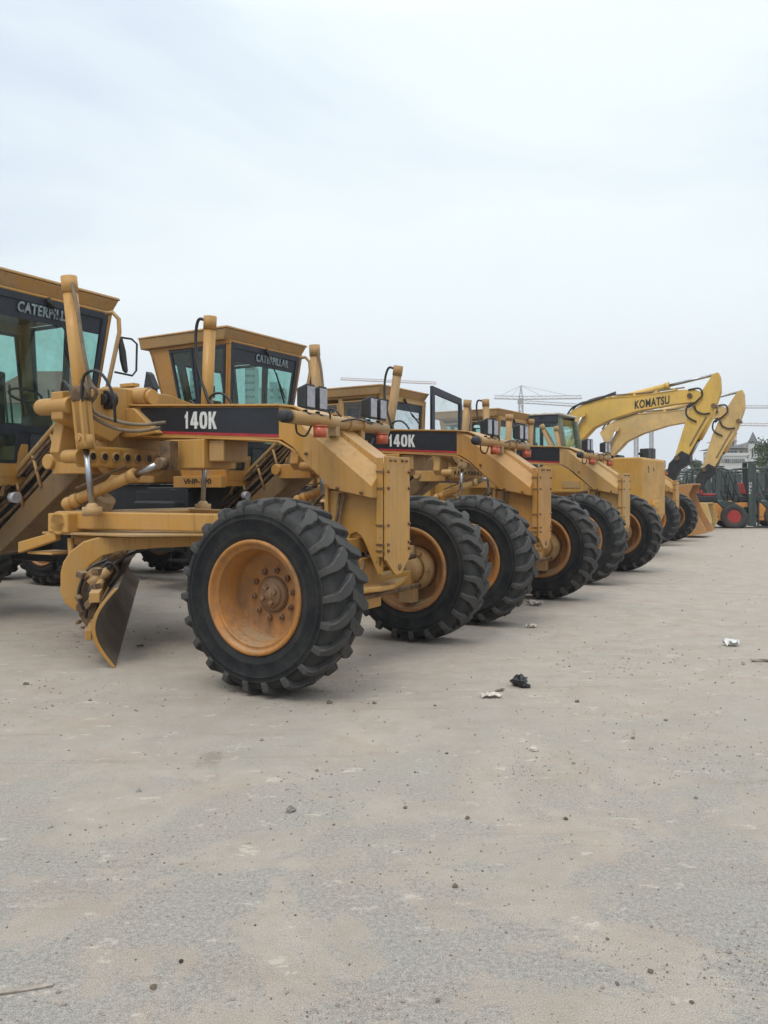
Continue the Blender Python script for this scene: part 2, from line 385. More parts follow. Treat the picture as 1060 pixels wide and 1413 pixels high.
# ------------------------------------------------------------------ grader cab
def cab(parent, o):
    zt = o.get('zt', 3.42); z0 = 1.46; st = o.get('style', 'a')
    tp = o.get('taper', 1.0)
    xf_t, xf_b = -3.72, -3.72-.24*tp
    xr_t, xr_b = -5.24, -5.24+.5*tp
    yt, yb = .80, .80-.2*tp
    def C(a, b, c):
        xf = xf_b+(xf_t-xf_b)*c; xr = xr_b+(xr_t-xr_b)*c; y = yb+(yt-yb)*c
        return Vector((xr+(xf-xr)*a, b*y, z0+(zt-z0)*c))
    def zc(z): return (z-z0)/(zt-z0)
    def side_panel(mb, b, a0, a1, c0, c1, th=.03):
        i = b*(1-th/.7)
        mb.hexa([C(a0, b, c0), C(a1, b, c0), C(a1, i, c0), C(a0, i, c0), C(a0, b, c1), C(a1, b, c1), C(a1, i, c1), C(a0, i, c1)])
    def end_panel(mb, a, b0, b1, c0, c1, th=.025):
        i = a+(-th if a > .5 else th)
        mb.hexa([C(a, b0, c0), C(a, b1, c0), C(i, b1, c0), C(i, b0, c0), C(a, b0, c1), C(a, b1, c1), C(i, b1, c1), C(i, b0, c1)])
    body = o.get('body', 'yellow'); PF = 'tan' if st == 'b' else 'frameblue'
    # shell: lower walls, corner pillars, header
    s = MB()
    cw = zc(1.75)
    for b in (-1, 1):
        side_panel(s, b, 0, .24 if b < 0 and st == 'a' else (.1 if st == 'a' else .06), 0, 1, .05)           # broad rear pillar
        if st == 'b': side_panel(s, b, .37, .43, 0, 1, .05)
        side_panel(s, b, .24 if b < 0 and st == 'a' else .06, 1, 0, zc(1.68), .05)
        side_panel(s, b, .24 if b < 0 and st == 'a' else .06, 1, .975, 1, .05)
        side_panel(s, b, .955, 1, zc(1.68), .975, .07)
    end_panel(s, 1, -1, 1, 0, zc(1.54), .03)
    end_panel(s, 1, -1, -.95, zc(1.54), 1, .04); end_panel(s, 1, .95, 1, zc(1.54), 1, .04)
    end_panel(s, 1, -.93, .93, .985, 1, .03)
    end_panel(s, 0, -1, 1, 0, zc(2.15), .03); end_panel(s, 0, -1, 1, .93, 1, .03)
    for b0, b1 in ((-1, -.86), (.86, 1), (-.34, -.22), (.22, .34)): end_panel(s, 0, b0, b1, zc(2.15), .93, .03)
    shell = s.build('cab_shell', body, parent, .012)
    # corner of the lower front: yellow triangle panels either side of the sloping frame
    for b in (-1, 1):
        t = MB()
        p = [C(1, b*.93, zc(1.54)), C(1, b*.40, zc(1.54)), C(1, b*.22, zc(1.72)), C(1, b*.22, zc(1.88)), C(1, b*.34, zc(1.88)), C(1, b*.46, zc(1.68)), C(1, b*.93, zc(1.68))]
        q = [v-Vector((.03, 0, 0)) for v in p]; n = len(p)
        t.add(p+q, [tuple(range(n)), tuple(range(n, 2*n))]+[(i, (i+1) % n, (i+1) % n+n, i+n) for i in range(n)])
        t.build('front_corner_panel', body, shell, .004)
    # window frames (dark) and panes
    fr = PF
    def rect_window(a, b, u0, u1, c0, c1, side, name, mat='glass', fw=.035):
        f = MB()
        if side:
            du = fw/1.4; dc = fw/2.0; B = b*1.004
            for (p0, p1, q0, q1) in ((u0, u1, c0, c0+dc), (u0, u1, c1-dc, c1), (u0, u0+du, c0+dc, c1-dc), (u1-du, u1, c0+dc, c1-dc)): side_panel(f, B, p0, p1, q0, q1, .035)
            g = MB(); side_panel(g, b*.985, u0+du*.5, u1-du*.5, c0+dc*.5, c1-dc*.5, .008)
        else:
            du = fw/.8; dc = fw/2.0
            for (p0, p1, q0, q1) in ((u0, u1, c0, c0+dc), (u0, u1, c1-dc, c1), (u0, u0+du, c0+dc, c1-dc), (u1-du, u1, c0+dc, c1-dc)): end_panel(f, a+(.004 if a > .5 else -.004), p0, p1, q0, q1, .02)
            g = MB(); end_panel(g, a+(-.008 if a > .5 else .008), u0+du*.5, u1-du*.5, c0+dc*.5, c1-dc*.5, .006)
        fo = f.build(name, fr, parent, .004); g.build('pane', mat, fo)
        return fo
    gm = o.get('glass', 'glass')
    for b in (-1, 1):
        if st == 'a':
            rect_window(0, b, .25 if b < 0 else .11, .54, zc(1.70), .97, True, 'window', gm)
            rect_window(0, b, .55, .95, zc(1.70), .97, True, 'door', gm, .045)
            lv = MB(); B = b*1.03; lv.tube([C(.62, B, zc(2.2)), C(.62, B, zc(2.45))], .012, 6); lv.build('grab_handle', 'dark', parent)
        else:
            rect_window(0, b, .07, .37, zc(2.0), .93, True, 'window', gm, .03)
            rect_window(0, b, .43, .94, zc(1.70), .95, True, 'door', gm, .03)
    wf = rect_window(1, 0, -.95, .95, zc(2.0), .985, False, 'windscreen', gm, .07)
    hb = MB(); end_panel(hb, .993, -.9, .9, .86, .97, .006)
    hb.build('sun_strip', 'frameblue', wf)
    rect_window(1, 0, -.92, -.42, zc(1.68), zc(2.0), False, 'lower_window', gm, .03)
    rect_window(1, 0, .42, .92, zc(1.68), zc(2.0), False, 'lower_window', gm, .03)
    cent = MB(); end_panel(cent, .985, -.42, .42, zc(1.54), zc(2.0), .02); cent.build('lower_centre_panel', 'frameblue', parent)
    for b0, b1 in ((-.86, -.34), (-.22, .22), (.34, .86)): rect_window(0, 0, b0, b1, zc(2.15), .93, False, 'rear_window', gm, .035)
    # wiper
    w = MB(); off = Vector((.04, 0, 0)); w.tube([C(1, -.05, .955)+off, C(1, .30, .80)+off, C(1, .62, zc(2.75))+off], .009, 6); w.tube([C(1, .22, .83)+off*1.4, C(1, .58, zc(2.68))+off*1.4], .014, 6)
    w.tube([C(1, -.1, .985)+off, C(1, -.02, .94)+off], .025, 8)
    w.build('wiper', 'hose', parent)
    if o.get('brand'):
        p = C(1, o['brand'][0], o.get('brandz', .888)); text_on('windscreen_lettering', 'CATERPILLAR', 'faded', wf, p+Vector((.006, 0, 0)), (0, 1, 0), C(1, 0, 1)-C(1, 0, 0), .11, o['brand'][1], .03, 1.1)
    # interior: seat, console, wheel
    i = MB(); i.box(-4.85, -4.35, -.25, .25, 1.9, 2.05); i.box(-4.95, -4.8, -.25, .25, 2.0, 2.75); i.box(-4.93, -4.83, -.14, .14, 2.78, 2.98)
    i.build('seat', 'interior', parent, .03)
    i = MB(); i.box(-4.05, -3.9, -.12, .12, 1.5, 2.2); i.tube([(-4.0, 0, 2.1), (-4.14, 0, 2.42)], .03, 8)
    for k in range(16):
        a, c2 = 2*math.pi*k/16, 2*math.pi*(k+1)/16
        i.tube([(-4.14-.06*math.sin(a), .2*math.cos(a), 2.42+.19*math.sin(a)*.4), (-4.14-.06*math.sin(c2), .2*math.cos(c2), 2.42+.19*math.sin(c2)*.4)], .014, 6, caps=False)
    for yy in (-.3, -.24, .24, .3): i.tube([(-4.0, yy, 1.9), (-4.08, yy, 2.5)], .011, 6)
    i.build('steering_column', 'interior', parent)
    MB().box(-4.7, -3.98, -.55, .55, 1.49, 1.53).build('cab_floor', 'interior', parent)
    # roof: thin top sheet with a fascia that leans inwards below it
    ov = .10
    r = MB(); rz = zt+.185
    x0, x1, y1 = xr_t-.14, xf_t+.04, yt+ov
    r.hexa([(x0, -y1, rz-.045), (x1, -y1, rz-.045), (x1, y1, rz-.045), (x0, y1, rz-.045), (x0+.01, -y1+.01, rz-.02), (x1-.01, -y1+.01, rz-.012), (x1-.01, y1-.01, rz-.012), (x0+.01, y1-.01, rz-.02)])
    k = .015
    r.hexa([(x0+.02, -y1+.05, zt-.005), (x1-.10, -y1+.05, zt-.005), (x1-.10, y1-.05, zt-.005), (x0+.02, y1-.05, zt-.005), (x0+k, -y1+k, rz-.047), (x1-k, -y1+k, rz-.047), (x1-k, y1-k, rz-.047), (x0+k, y1-k, rz-.047)])
    ro = r.build('roof', o.get('roofmat', 'tan'), parent, .012)
    MB().box(x0+.3, x1-.5, -.45, .45, rz-.022, rz+.012).build('roof_hatch', o.get('roofmat', body), ro, .01)
    # left mirror on a bent tube
    if o.get('mirror', True):
        for sgn in ((1, -1) if o.get('mirror2') else (1,)):
            m = MB(); m.tube([(-3.62, sgn*.62, 3.36), (-3.55, sgn*.66, 3.37), (-3.5, sgn*.70, 3.3), (-3.49, sgn*.70, 3.15), (-3.52, sgn*.62, 2.75), (-3.56, sgn*.53, 2.3)], .024, 10)
            mo = m.build('mirror_arm', 'tan', parent)
            m = MB(); m.tube([(-3.5, sgn*.68, 3.1), (-3.46, sgn*.85, 3.1), (-3.44, sgn*.91, 3.05), (-3.44, sgn*.90, 2.75), (-3.46, sgn*.86, 2.69), (-3.52, sgn*.66, 2.71)], .012, 7)
            m.build('mirror_bracket', 'hose', mo)
            m = MB(); m.prism([(.70, 3.08), (.72, 3.09), (.77, 2.95), (.80, 2.74), (.79, 2.71), (.75, 2.73), (.71, 2.85), (.69, 3.0)] if sgn > 0 else [(-.70, 3.08), (-.72, 3.09), (-.77, 2.95), (-.80, 2.74), (-.79, 2.71), (-.75, 2.73), (-.71, 2.85), (-.69, 3.0)], -3.5, -3.46, 'X')
            m.build('mirror', 'dark', mo, .006)

def pale_cab(g):
    # cab
    c = MB(); z0, z1 = 1.5, 3.5
    X0, X1 = -3.95, -2.55
    c.box(X0, X1, -.72, .72, z0, 1.75)
    for X in (X0, X1-.62): 
        for s_ in (-1, 1): c.box(X, X+.09, s_*.72-.04, s_*.72+.04, 1.752, z1)
    c.box(X0, X0+.06, -.68, .68, z1-.1, z1-.002)
    c.box(X0, X1-.1, -.76, -.68, z1-.22, z1-.001); c.box(X0, X1-.1, .68, .76, z1-.22, z1-.001)
    sh = c.build('cab_shell', 'frameblue', g, .015)
    c = MB()
    for s_ in (-1, 1):
        c.hexa([(X1+.06, s_*.72-.05, 1.75), (X1+.30, s_*.72-.05, 1.75), (X1+.30, s_*.72+.05, 1.75), (X1+.06, s_*.72+.05, 1.75), (X1-.16, s_*.66-.05, z1-.1), (X1-.02, s_*.66-.05, z1-.1), (X1-.02, s_*.66+.05, z1-.1), (X1-.16, s_*.66+.05, z1-.1)])
    c.build('front_pillar', 'olive', g, .02)
    for s_ in (-1, 1):
        q = MB(); q.box(X0+.1, X1-.08, s_*.71-.004, s_*.71+.004, 1.752, z1-.22); q.build('side_window', 'glass', g)
    q = MB(); q.hexa([(X1+.16, -.66, 1.76), (X1+.17, -.66, 1.76), (X1+.17, .66, 1.76), (X1+.16, .66, 1.76), (X1-.1, -.62, z1-.1), (X1-.09, -.62, z1-.1), (X1-.09, .62, z1-.1), (X1-.1, .62, z1-.1)]); q.build('windscreen', 'glass', g)
    q = MB(); q.box(X0-.05, X1-.05, -.8, .8, z1, z1+.06); q.build('roof', 'roofwhite', g, .02)
    q = MB(); q.box(-3.6, -3.1, -.25, .25, 1.76, 2.1); q.box(-3.75, -3.6, -.25, .25, 2.0, 2.8); q.build('seat', 'interior', g, .03)

# ------------------------------------------------------------------ grader
def grader(label, x, y, h, o):
    g = thing('motor_grader', label, 'motor grader', (x, y, 0), -R(h), 'motor graders parked side by side')
    Y = o.get('mat', 'yellow')
    # --- front frame: neck loft
    b = MB()
    def sec(X, w, z0, z1, wt, z2): return [(X, -w, z0), (X, -w, z1), (X, -wt, z2), (X, wt, z2), (X, w, z1), (X, w, z0)]
    S = [sec(-3.05, .17, 1.98, 2.27, .168, 2.275), sec(-2.31, .17, 1.925, 2.185, .168, 2.19), sec(-.64, .17, 1.83, 2.105, .168, 2.11), sec(-.50, .20, 1.76, 2.04, .165, 2.085), sec(-.33, .29, 1.645, 1.91, .15, 2.0), sec(-.06, .30, 1.415, 1.715, .14, 1.83), sec(.31, .30, 1.345, 1.435, .14, 1.565)]
    vs = [p for s_ in S for p in s_]; fs = []
    for i in range(len(S)-1):
        for j in range(6): fs.append((i*6+j, i*6+(j+1) % 6, (i+1)*6+(j+1) % 6, (i+1)*6+j))
    fs += [tuple(range(6)), tuple(range(len(vs)-6, len(vs)))]
    b.add(vs, fs)
    fo = b.build('front_frame', Y, g, .008)
    # flanges along the beam
    f = MB()
    def strip(pts, w, th):
        for (x0, z0), (x1, z1) in zip(pts, pts[1:]):
            f.hexa([(x0, -w, z0), (x1, -w, z1), (x1, w, z1), (x0, w, z0), (x0, -w, z0+th), (x1, -w, z1+th), (x1, w, z1+th), (x0, w, z0+th)])
    strip([(-3.05, 2.278), (-2.31, 2.193), (-.66, 2.113), (-.5, 2.092), (-.36, 2.03)], .20, .018)
    strip([(-3.05, 1.962), (-2.31, 1.907), (-.9, 1.828), (-.66, 1.808), (-.5, 1.73), (-.3, 1.57), (-.14, 1.44)], .20, .016)
    f.build('frame_flange', Y, fo, .004)
    # neck cover
    c = MB(); c.hexa([(-.34, -.12, 2.003), (.32, -.12, 1.562), (.32, .12, 1.562), (-.34, .12, 2.003), (-.32, -.11, 2.045), (.335, -.11, 1.605), (.335, .11, 1.605), (-.32, .11, 2.045)])
    c.build('neck_cover', Y, fo, .006)
    for (X, Z) in ((-.30, 1.70), (-.0, 1.42), (.22, 1.385)): bt = MB(); bt.lathe([(.014, 0), (.014, -.014), (.0001, -.016)], (X, -.300, Z), n=8); bt.build('bolt', 'greasy', fo)
    # --- black decal, stripe, name
    if o.get('decal', True):
        d = MB(); x0, x1 = -2.27, -.67
        def zb(X, t): return (1.925+(X+2.31)*(1.83-1.925)/1.67)*(1-t)+(2.185+(X+2.31)*(2.105-2.185)/1.67)*t
        for side in (-1, 1):
            y0, y1 = side*.1705, side*.174
            d.hexa([(x0, y0, zb(x0, .16)), (x1, y0, zb(x1, .16)), (x1, y1, zb(x1, .16)), (x0, y1, zb(x0, .16)), (x0, y0, zb(x0, .985)), (x1, y0, zb(x1, .985)), (x1, y1, zb(x1, .985)), (x0, y1, zb(x0, .985))])
        dp = d.build('decal_panel', 'black', fo)
        d = MB()
        for side in (-1, 1):
            y0, y1 = side*.1705, side*.1745
            d.hexa([(x0, y0, zb(x0, .07)), (x1, y0, zb(x1, .07)), (x1, y1, zb(x1, .07)), (x0, y1, zb(x0, .07)), (x0, y0, zb(x0, .158)), (x1, y0, zb(x1, .158)), (x1, y1, zb(x1, .158)), (x0, y1, zb(x0, .158))])
        d.build('decal_stripe', 'redstripe', fo)
        if o.get('name'):
            X = o.get('tx', -1.72); glyphs('model_lettering', o['name'], 'white', fo, (X, -.175, zb(X, .27)), -.05, .092, .155, .014)
    # --- tower below the neck, front push plate
    t = MB()
    arch = [(-.16, 1.40), (-.16, .80), (-.02, .80), (0, .98), (.04, 1.05), (.09, 1.07), (.14, 1.04), (.18, .97), (.29, .74), (.33, .74), (.33, 1.40)]
    for yy in (-.17, .145): t.prism(arch, yy, yy+.025)
    t.box(-.19, -.155, -.20, .20, .78, 1.42); t.box(.30, .335, -.17, .17, .8, 1.4); t.box(-.15, .29, -.14, .14, 1.02, 1.3)
    t.build('tower', Y, fo, .006)
    if o.get('plate', True):
        p = MB(); p.prism([(-.2, 1.67), (-.2, .86), (-.05, .73), (.05, .73), (.2, .86), (.2, 1.67)], .36, .385, 'X')
        for s_ in (-1, 1): p.box(.30, .358, s_*.2-(.012 if s_ < 0 else 0), s_*.2+(.012 if s_ > 0 else 0), .88, 1.66)
        po = p.build('push_plate', Y, g, .005)
        for Z in (1.55, 1.42, 1.13, .98, .93):
            for s_ in (-1, 1):
                q = MB(); q.lathe([(.013, 0), (.013, .014), (.0001, .016)], (.386, s_*.175, Z), 'X', 8); q.build('bolt', 'greasy', po)
                q = MB(); q.box(.30, .372, s_*.215-.006, s_*.215+.006, Z-.006, Z+.006); q.build('side_bolt', 'greasy', po)
        for yy in (-.13, -.06, .06, .13): q = MB(); q.lathe([(.012, 0), (.012, .012), (.0001, .012)], (.386, yy, 1.64), 'X', 8); q.build('bolt', 'greasy', po)
        q = MB(); q.lathe([(.03, -.002), (.028, .004), (.0001, .003)], (.386, .02, .79), 'X', 12); q.build('tow_hole', 'greasy', po)
    # --- front axle
    a = MB(); a.box(-.09, .09, -.80, .80, .52, .68); a.hexa([(.09, -.75, .60), (.30, -.1, .60), (.30, .1, .60), (.09, .75, .60), (.09, -.75, .64), (.30, -.1, .64), (.30, .1, .64), (.09, .75, .64)])
    a.box(-.14, .14, -.16, .16, .44, .86)
    a.build('front_axle', Y, g, .01)
    a = MB(); a.box(.02, .10, -.82, .55, .90, 1.02); a.build('lean_bar', Y, g, .008)
    a = MB(); a.tube([(.16, -.82, .55), (.16, .82, .55)], .022, 8); a.tube([(-.16, -.6, .74), (-.16, .1, .78)], .045, 10); a.tube([(.2, -.05, .82), (.14, .75, .82)], .03, 10); a.build('tie_rod', 'greasy', g)
    hoses(g, [[(-.05, -.19, 1.38), (-.06, -.21, 1.2), (-.1, -.21, 1.05), (-.08, -.2, .95)], [(.0, -.19, 1.38), (-.03, -.22, 1.15), (.02, -.3, .9), (.1, -.5, .8)], [(.1, .2, 1.0), (.15, .35, .85), (.05, .6, .8)], [(.12, -.1, .85), (.2, -.3, .76), (.1, -.55, .72)]], 'hose', 'greasy', .013)
    sp = o.get('spin', 0)
    e = MB(); e.box(-5.9, -4.75, -.45, .45, .72, 1.40); e.box(-5.4, -4.6, -.95, -.73, .55, 1.25); e.box(-5.4, -4.6, .73, .95, .55, 1.25); e.tube([(-5.1, -.98, .8), (-5.1, .98, .8)], .16, 12); e.build('underbody', 'dark', g, .03)
    wheel(g, 0, -1.14, .677, True, spin=sp, knuckle=False)
    wheel(g, 0, 1.12, .677, False, knuckle=True, spin=sp+.1)
    # --- light bar
    L = MB(); L.tube([(-.1, -.80, 1.95), (-.1, .66, 1.95)], .052, 14); L.tube([(-.1, -.02, 1.95), (-.1, .02, 1.95)], .066, 14); L.tube([(-.1, .2, 1.95), (-.1, .23, 1.95)], .064, 14)
    for yy in (-.2, .2): L.box(-.14, -.06, yy-.03, yy+.03, 1.84, 1.95)
    lb = L.build('light_bar', 'tan', g)
    hs = MB(); hs.lathe([(.03, 0), (.05, -.03), (.05, -.09), (.035, -.11), (.0001, -.11)], (-.1, -.80, 1.95), n=14); hs.build('horn', 'dark', lb)
    for yy, sg in ((-.60, -1), (-.43, 1), (.36, -1), (.53, 1)):
        q = MB(); pr = [(-.062, 2.03), (-.05, 2.015), (.05, 2.015), (.062, 2.03), (.064, 2.20), (.05, 2.215), (-.05, 2.215), (-.064, 2.20)]
        vs = [(-.05, yy+a_, b_) for a_, b_ in pr]+[(-.15, yy+a_*.72, 2.115+(b_-2.115)*.72) for a_, b_ in pr]; n = 8
        q.add(vs, [tuple(range(n)), tuple(range(n, 2*n))]+[(k, (k+1) % n, (k+1) % n+n, k+n) for k in range(n)])
        q.box(-.12, -.085, yy-.014, yy+.014, 1.96, 2.02); q.tube([(-.14, yy, 1.96), (-.06, yy, 1.96)], .04, 8)
        ho = q.build('headlight', 'dark', lb, .008)
        q = MB(); q.box(-.052, -.043, yy-.05, yy+.05, 2.035, 2.195); q.build('lens', 'lamp', ho, .004)
    for yy in (-.52, .46):
        q = MB(); q.tube([(-.02, yy, 1.89), (-.02, yy, 1.81)], .052, 16); q.tube([(-.02, yy, 1.90), (-.02, yy, 1.89)], .056, 16); q.build('turn_signal', 'amber', lb)
    hoses(lb, [[(-.12, -.7, 1.93), (-.12, -.68, 1.84), (-.1, -.6, 1.82), (-.1, -.52, 1.9)], [(-.1, -.36, 2.1), (-.05, -.33, 2.0), (-.07, -.3, 1.93), (-.04, 0, 1.99), (-.06, .35, 1.97), (-.08, .5, 1.9)], [(-.12, .42, 1.97), (-.1, .36, 1.85), (-.14, .46, 1.8), (-.16, .55, 1.86)]], 'wire', 'hose', .008)
    # --- saddle and lift cylinders
    s = MB()
    s.prism([(-.40, 1.62), (-.40, 2.0), (-.28, 2.30), (.28, 2.30), (.40, 2.0), (.40, 1.62), (.3, 1.55), (-.3, 1.55)], -2.62, -2.48, 'X')
    s.prism([(-.95, 2.02), (-.95, 2.26), (-.35, 2.36), (.35, 2.36), (.95, 2.26), (.95, 2.02), (.4, 1.85), (.26, 1.96), (-.26, 1.96), (-.4, 1.85)], -2.55, -2.40, 'X')
    s.prism([(-.80, 1.66), (-.88, 1.74), (-.80, 2.1), (-.62, 2.15), (-.5, 1.8), (-.5, 1.66)], -2.66, -2.54, 'X')
    s.prism([(-3.0, 1.90), (-3.0, 2.2), (-2.3, 2.17), (-1.98, 1.93), (-2.3, 1.90)], -.24, .24)
    s.tube([(-2.5, -.84, 1.7), (-2.3, -.84, 1.7)], .06, 12)
    s.tube([(-2.72, -.90, 2.14), (-2.34, -.90, 2.14)], .075, 14); s.tube([(-2.72, .90, 2.14), (-2.34, .90, 2.14)], .075, 14)
    s.ball((-2.72, -.90, 2.14), .075); s.ball((-2.72, .90, 2.14), .075)
    so = s.build('saddle', Y, g, .01)
    t = MB(); t.box(-1.93, -1.45, -.22, .22, 1.60, 1.86); t.build('valve_box', Y, g, .01)
    t = MB(); t.box(-1.44, -1.27, -.17, .17, 1.66, 1.85); t.build('valve_bracket', 'tan', g, .01)
    t = MB(); t.tube([(-2.85, -.08, 2.34), (-2.25, -.08, 2.29)], .085, 16); t.tube([(-2.25, -.08, 2.29), (-2.2, -.08, 2.287)], .07, 16); t.box(-2.6, -2.42, -.12, -.04, 2.40, 2.43); t.build('accumulator', Y, g)
    # pinned cross link with its row of holes
    hb_ = MB(); hb_.box(-2.42, -2.36, -.80, .80, 1.61, 1.80); lk = hb_.build('cross_link', Y, g, .02)
    hl = MB()
    for k in range(9): hl = MB(); hl.lathe([(.05, 0), (.05, .012), (.034, .013)], (-2.36, -.66+.135*k, 1.705), 'X', 16, caps=False); hl.build('pin_bushing', 'tan', lk)
    for k in range(9): hl = MB(); hl.lathe([(.034, .004), (.0001, .0035)], (-2.36, -.66+.135*k, 1.705), 'X', 14); hl.build('pin_hole', 'hose', lk)
    lug = MB(); lug.tube([(-3.22, -.46, 1.68), (-3.22, -.26, 1.68)], .075, 16); lug.box(-3.2, -2.66, -.42, -.3, 1.56, 1.75); lug.build('pin_boss', Y, g, .01)
    tops = o.get('lifts', ((-2.32, -.95, 3.24), (-2.27, .8, 3.22)))
    for (tx, ty, tz), bx in zip(tops, (-2.18, -2.37)):
        T = Vector((tx, ty, tz)); B = Vector((bx, -.82 if ty < 0 else .8, 1.24)); d = (T-B)
        P = lambda t_: B+d*t_
        z1 = ((1.76 if ty < 0 else 1.86)-1.24)/(tz-1.24)
        m = MB(); m.tube([P(z1), P(.93)], .062, 16); m.tube([P(.93), P(1)], .068, 16); m.tube([P(z1), P(z1+.06)], .072, 16)
        
        if ty < 0:
            a_, b_ = P(z1+.01), P(.47); m.hexa([a_+Vector((-.06, -.055, 0)), a_+Vector((.06, -.055, 0)), a_+Vector((.06, .055, 0)), a_+Vector((-.06, .055, 0)), b_+Vector((-.06, -.055, 0)), b_+Vector((.06, -.055, 0)), b_+Vector((.06, .055, 0)), b_+Vector((-.06, .055, 0))])

        m.tube([P(z1+.05)+Vector((.0, -.08, 0)), P(z1+.05)+Vector((0, .08, 0))], .035, 10)
        mo = m.build('lift_cylinder', Y if o.get('first') else 'tan', g)
        m = MB(); m.tube([P(.465), P(.53)], .078, 14); m.box(P(.5).x-.1, P(.5).x+.1, P(.5).y-.03, P(.5).y+.03, P(.5).z-.05, P(.5).z+.04); m.build('trunnion_collar', 'greasy', mo, .008)
        m = MB(); m.tube([P(.0), P(z1)], .027, 12); m.build('rod', 'chrome', mo)
        m = MB(); m.ball(P(0), .06); m.tube([P(0)-Vector((0, 0, .06)), P(0)+Vector((0, 0, .02))], .085, 12); m.build('ball_joint', 'tan', mo)
        sx = Vector((.09, .0, 0)); q = P(.48)
        hoses(mo, [[P(.97)+Vector((-.05, 0, .02)), P(.99)+Vector((-.16, 0, 0)), P(.90)+Vector((-.19, 0, 0)), P(.75)+Vector((-.12, -.03, 0)), P(.58)+Vector((.05, -.07, 0)), P(.5)+Vector((.16, -.05, 0)), P(.47)+Vector((.2, 0, 0))]] if ty > 0 else [[P(.97)+Vector((.05, -.02, 0)), P(.85)+Vector((.10, -.03, 0)), P(.7)+Vector((.12, -.03, 0)), P(.55)+Vector((.13, 0, 0)), P(.5)+Vector((.14, .05, 0)), Vector((-2.31, -.75, 2.10)), Vector((-2.18, -.62, 1.97)), Vector((-2.0, -.5, 1.93)), Vector((-1.9, -.3, 1.97))], [P(.56)+Vector((.07, -.03, 0)), P(.5)+Vector((.10, 0, 0)), Vector((-2.26, -.74, 2.10)), Vector((-2.14, -.6, 2.02)), Vector((-2.0, -.45, 1.99)), Vector((-1.88, -.25, 2.02))]], 'hose', 'tanhose' if ty < 0 else 'hose', .017)
        hoses(mo, [[q+Vector((.05, -.04, -.05)), q+Vector((.1, -.05, .18)), q+Vector((.26, -.03, .2)), q+Vector((.38, 0, .02)), q+Vector((.36, .05, -.22))], [q+Vector((-.05, -.02, 0)), q+Vector((-.22, 0, .16)), q+Vector((-.28, .05, -.02)), q+Vector((-.2, .15, -.2))]], 'hose', 'hose', .013)
    gd = MB(); gd.tube([(-2.38, -.5, 2.23), (-2.38, -.42, 2.23)], .085, 16); gd.tube([(-2.38, -.53, 2.23), (-2.38, -.5, 2.23)], .05, 12); gd.build('swivel', 'hose', g)
    # hose bundle under saddle to drawbar
    hoses(g, [[(-.2, -.1, 1.40), (-.32, -.1, 1.33), (-.42, -.05, 1.2), (-.46, -.02, 1.0)], [(-.2, .0, 1.40), (-.3, .02, 1.3), (-.36, .08, 1.2), (-.42, .1, 1.0)], [(-.2, .12, 1.38), (-.42, .12, 1.36), (-.52, .14, 1.2), (-.6, .15, 1.02)], [(-.2, -.05, 1.3), (-.28, -.08, 1.2), (-.34, -.1, 1.05), (-.4, -.1, .9)]], 'hose', 'greasy', .014)
    mm = MB()
    for k in range(14):
        a_, b_, c_ = random.uniform(-.75, -.24), random.uniform(-.2, .3), random.uniform(.95, 1.3); q_ = random.uniform(.02, .05); mm.box(a_-q_, a_+q_, b_-q_, b_+q_, c_-q_, c_+q_*.6, ('Z', random.uniform(0, 1.5)))
    mm.build('drawbar_ball_fittings', 'greasy', g, .006)
    # --- sloping rear part of the frame with its hose tray
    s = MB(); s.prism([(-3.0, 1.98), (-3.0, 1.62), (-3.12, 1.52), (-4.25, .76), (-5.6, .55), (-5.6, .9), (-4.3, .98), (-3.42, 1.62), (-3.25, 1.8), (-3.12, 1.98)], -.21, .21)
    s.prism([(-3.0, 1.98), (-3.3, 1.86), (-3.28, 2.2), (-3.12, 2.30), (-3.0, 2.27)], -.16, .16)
    s.build('sloping_frame', 'grimy_shaded', g, .012)
    s = MB(); s.tube([(-3.26, -.24, 2.12), (-3.3, -.24, 2.1), (-4.15, -.24, 1.46), (-4.2, -.24, 1.35)], .028, 8)
    for k in range(3):
        X = -3.45-.28*k; s.tube([(X, -.24, 2.12-(-3.3-X)*.753), (X+.12, -.22, 1.72-(-3.3-X)*.66)], .018, 6)
    s.build('guard_rail', 'tan', g)
    hoses(g, [[(-3.08, yy*.8, 2.12+dz*.5), (-3.45, yy, 1.80+dz), (-3.85, yy+.02*math.sin(dz*40), 1.49+dz), (-4.4, yy, 1.12+dz)] for yy, dz in ((-.20, -.12), (-.21, -.03), (-.19, .05), (-.22, .12), (-.12, .16), (-.06, .1), (.02, .14), (.1, .1), (-.15, -.2))], 'hose', 'greasy', .02)
    s = MB(); s.hexa([(-4.3, -.12, 1.0), (-3.4, -.12, 1.6), (-3.4, -.09, 1.6), (-4.3, -.09, 1.0), (-4.3, -.12, 1.3), (-3.25, -.12, 2.1), (-3.25, -.09, 2.1), (-4.3, -.09, 1.3)]); s.build('hose_tray', 'dark', g)
    # --- drawbar and circle (stay with the frame)
    d = MB()
    for s_ in (-1, 1):
        p0, p1 = Vector((-2.48, s_*.74, 1.06)), Vector((-.55, s_*.13, 1.04))
        n_ = Vector((0, .055, 0))
        d.hexa([p0-n_, p1-n_, p1+n_, p0+n_, p0-n_+Vector((0, 0, .155)), p1-n_+Vector((0, 0, .155)), p1+n_+Vector((0, 0, .155)), p0+n_+Vector((0, 0, .155))])
    d.box(-2.68, -2.42, -.88, .88, 1.03, 1.20); d.box(-1.3, -1.1, -.3, .3, 1.06, 1.2); d.tube([(-.6, 0, 1.12), (-.36, 0, 1.10)], .12, 14); d.ball((-.3, 0, 1.1), .1)
    d.tube([(-2.55, -.88, 1.115), (-2.55, .88, 1.115)], .105, 16)
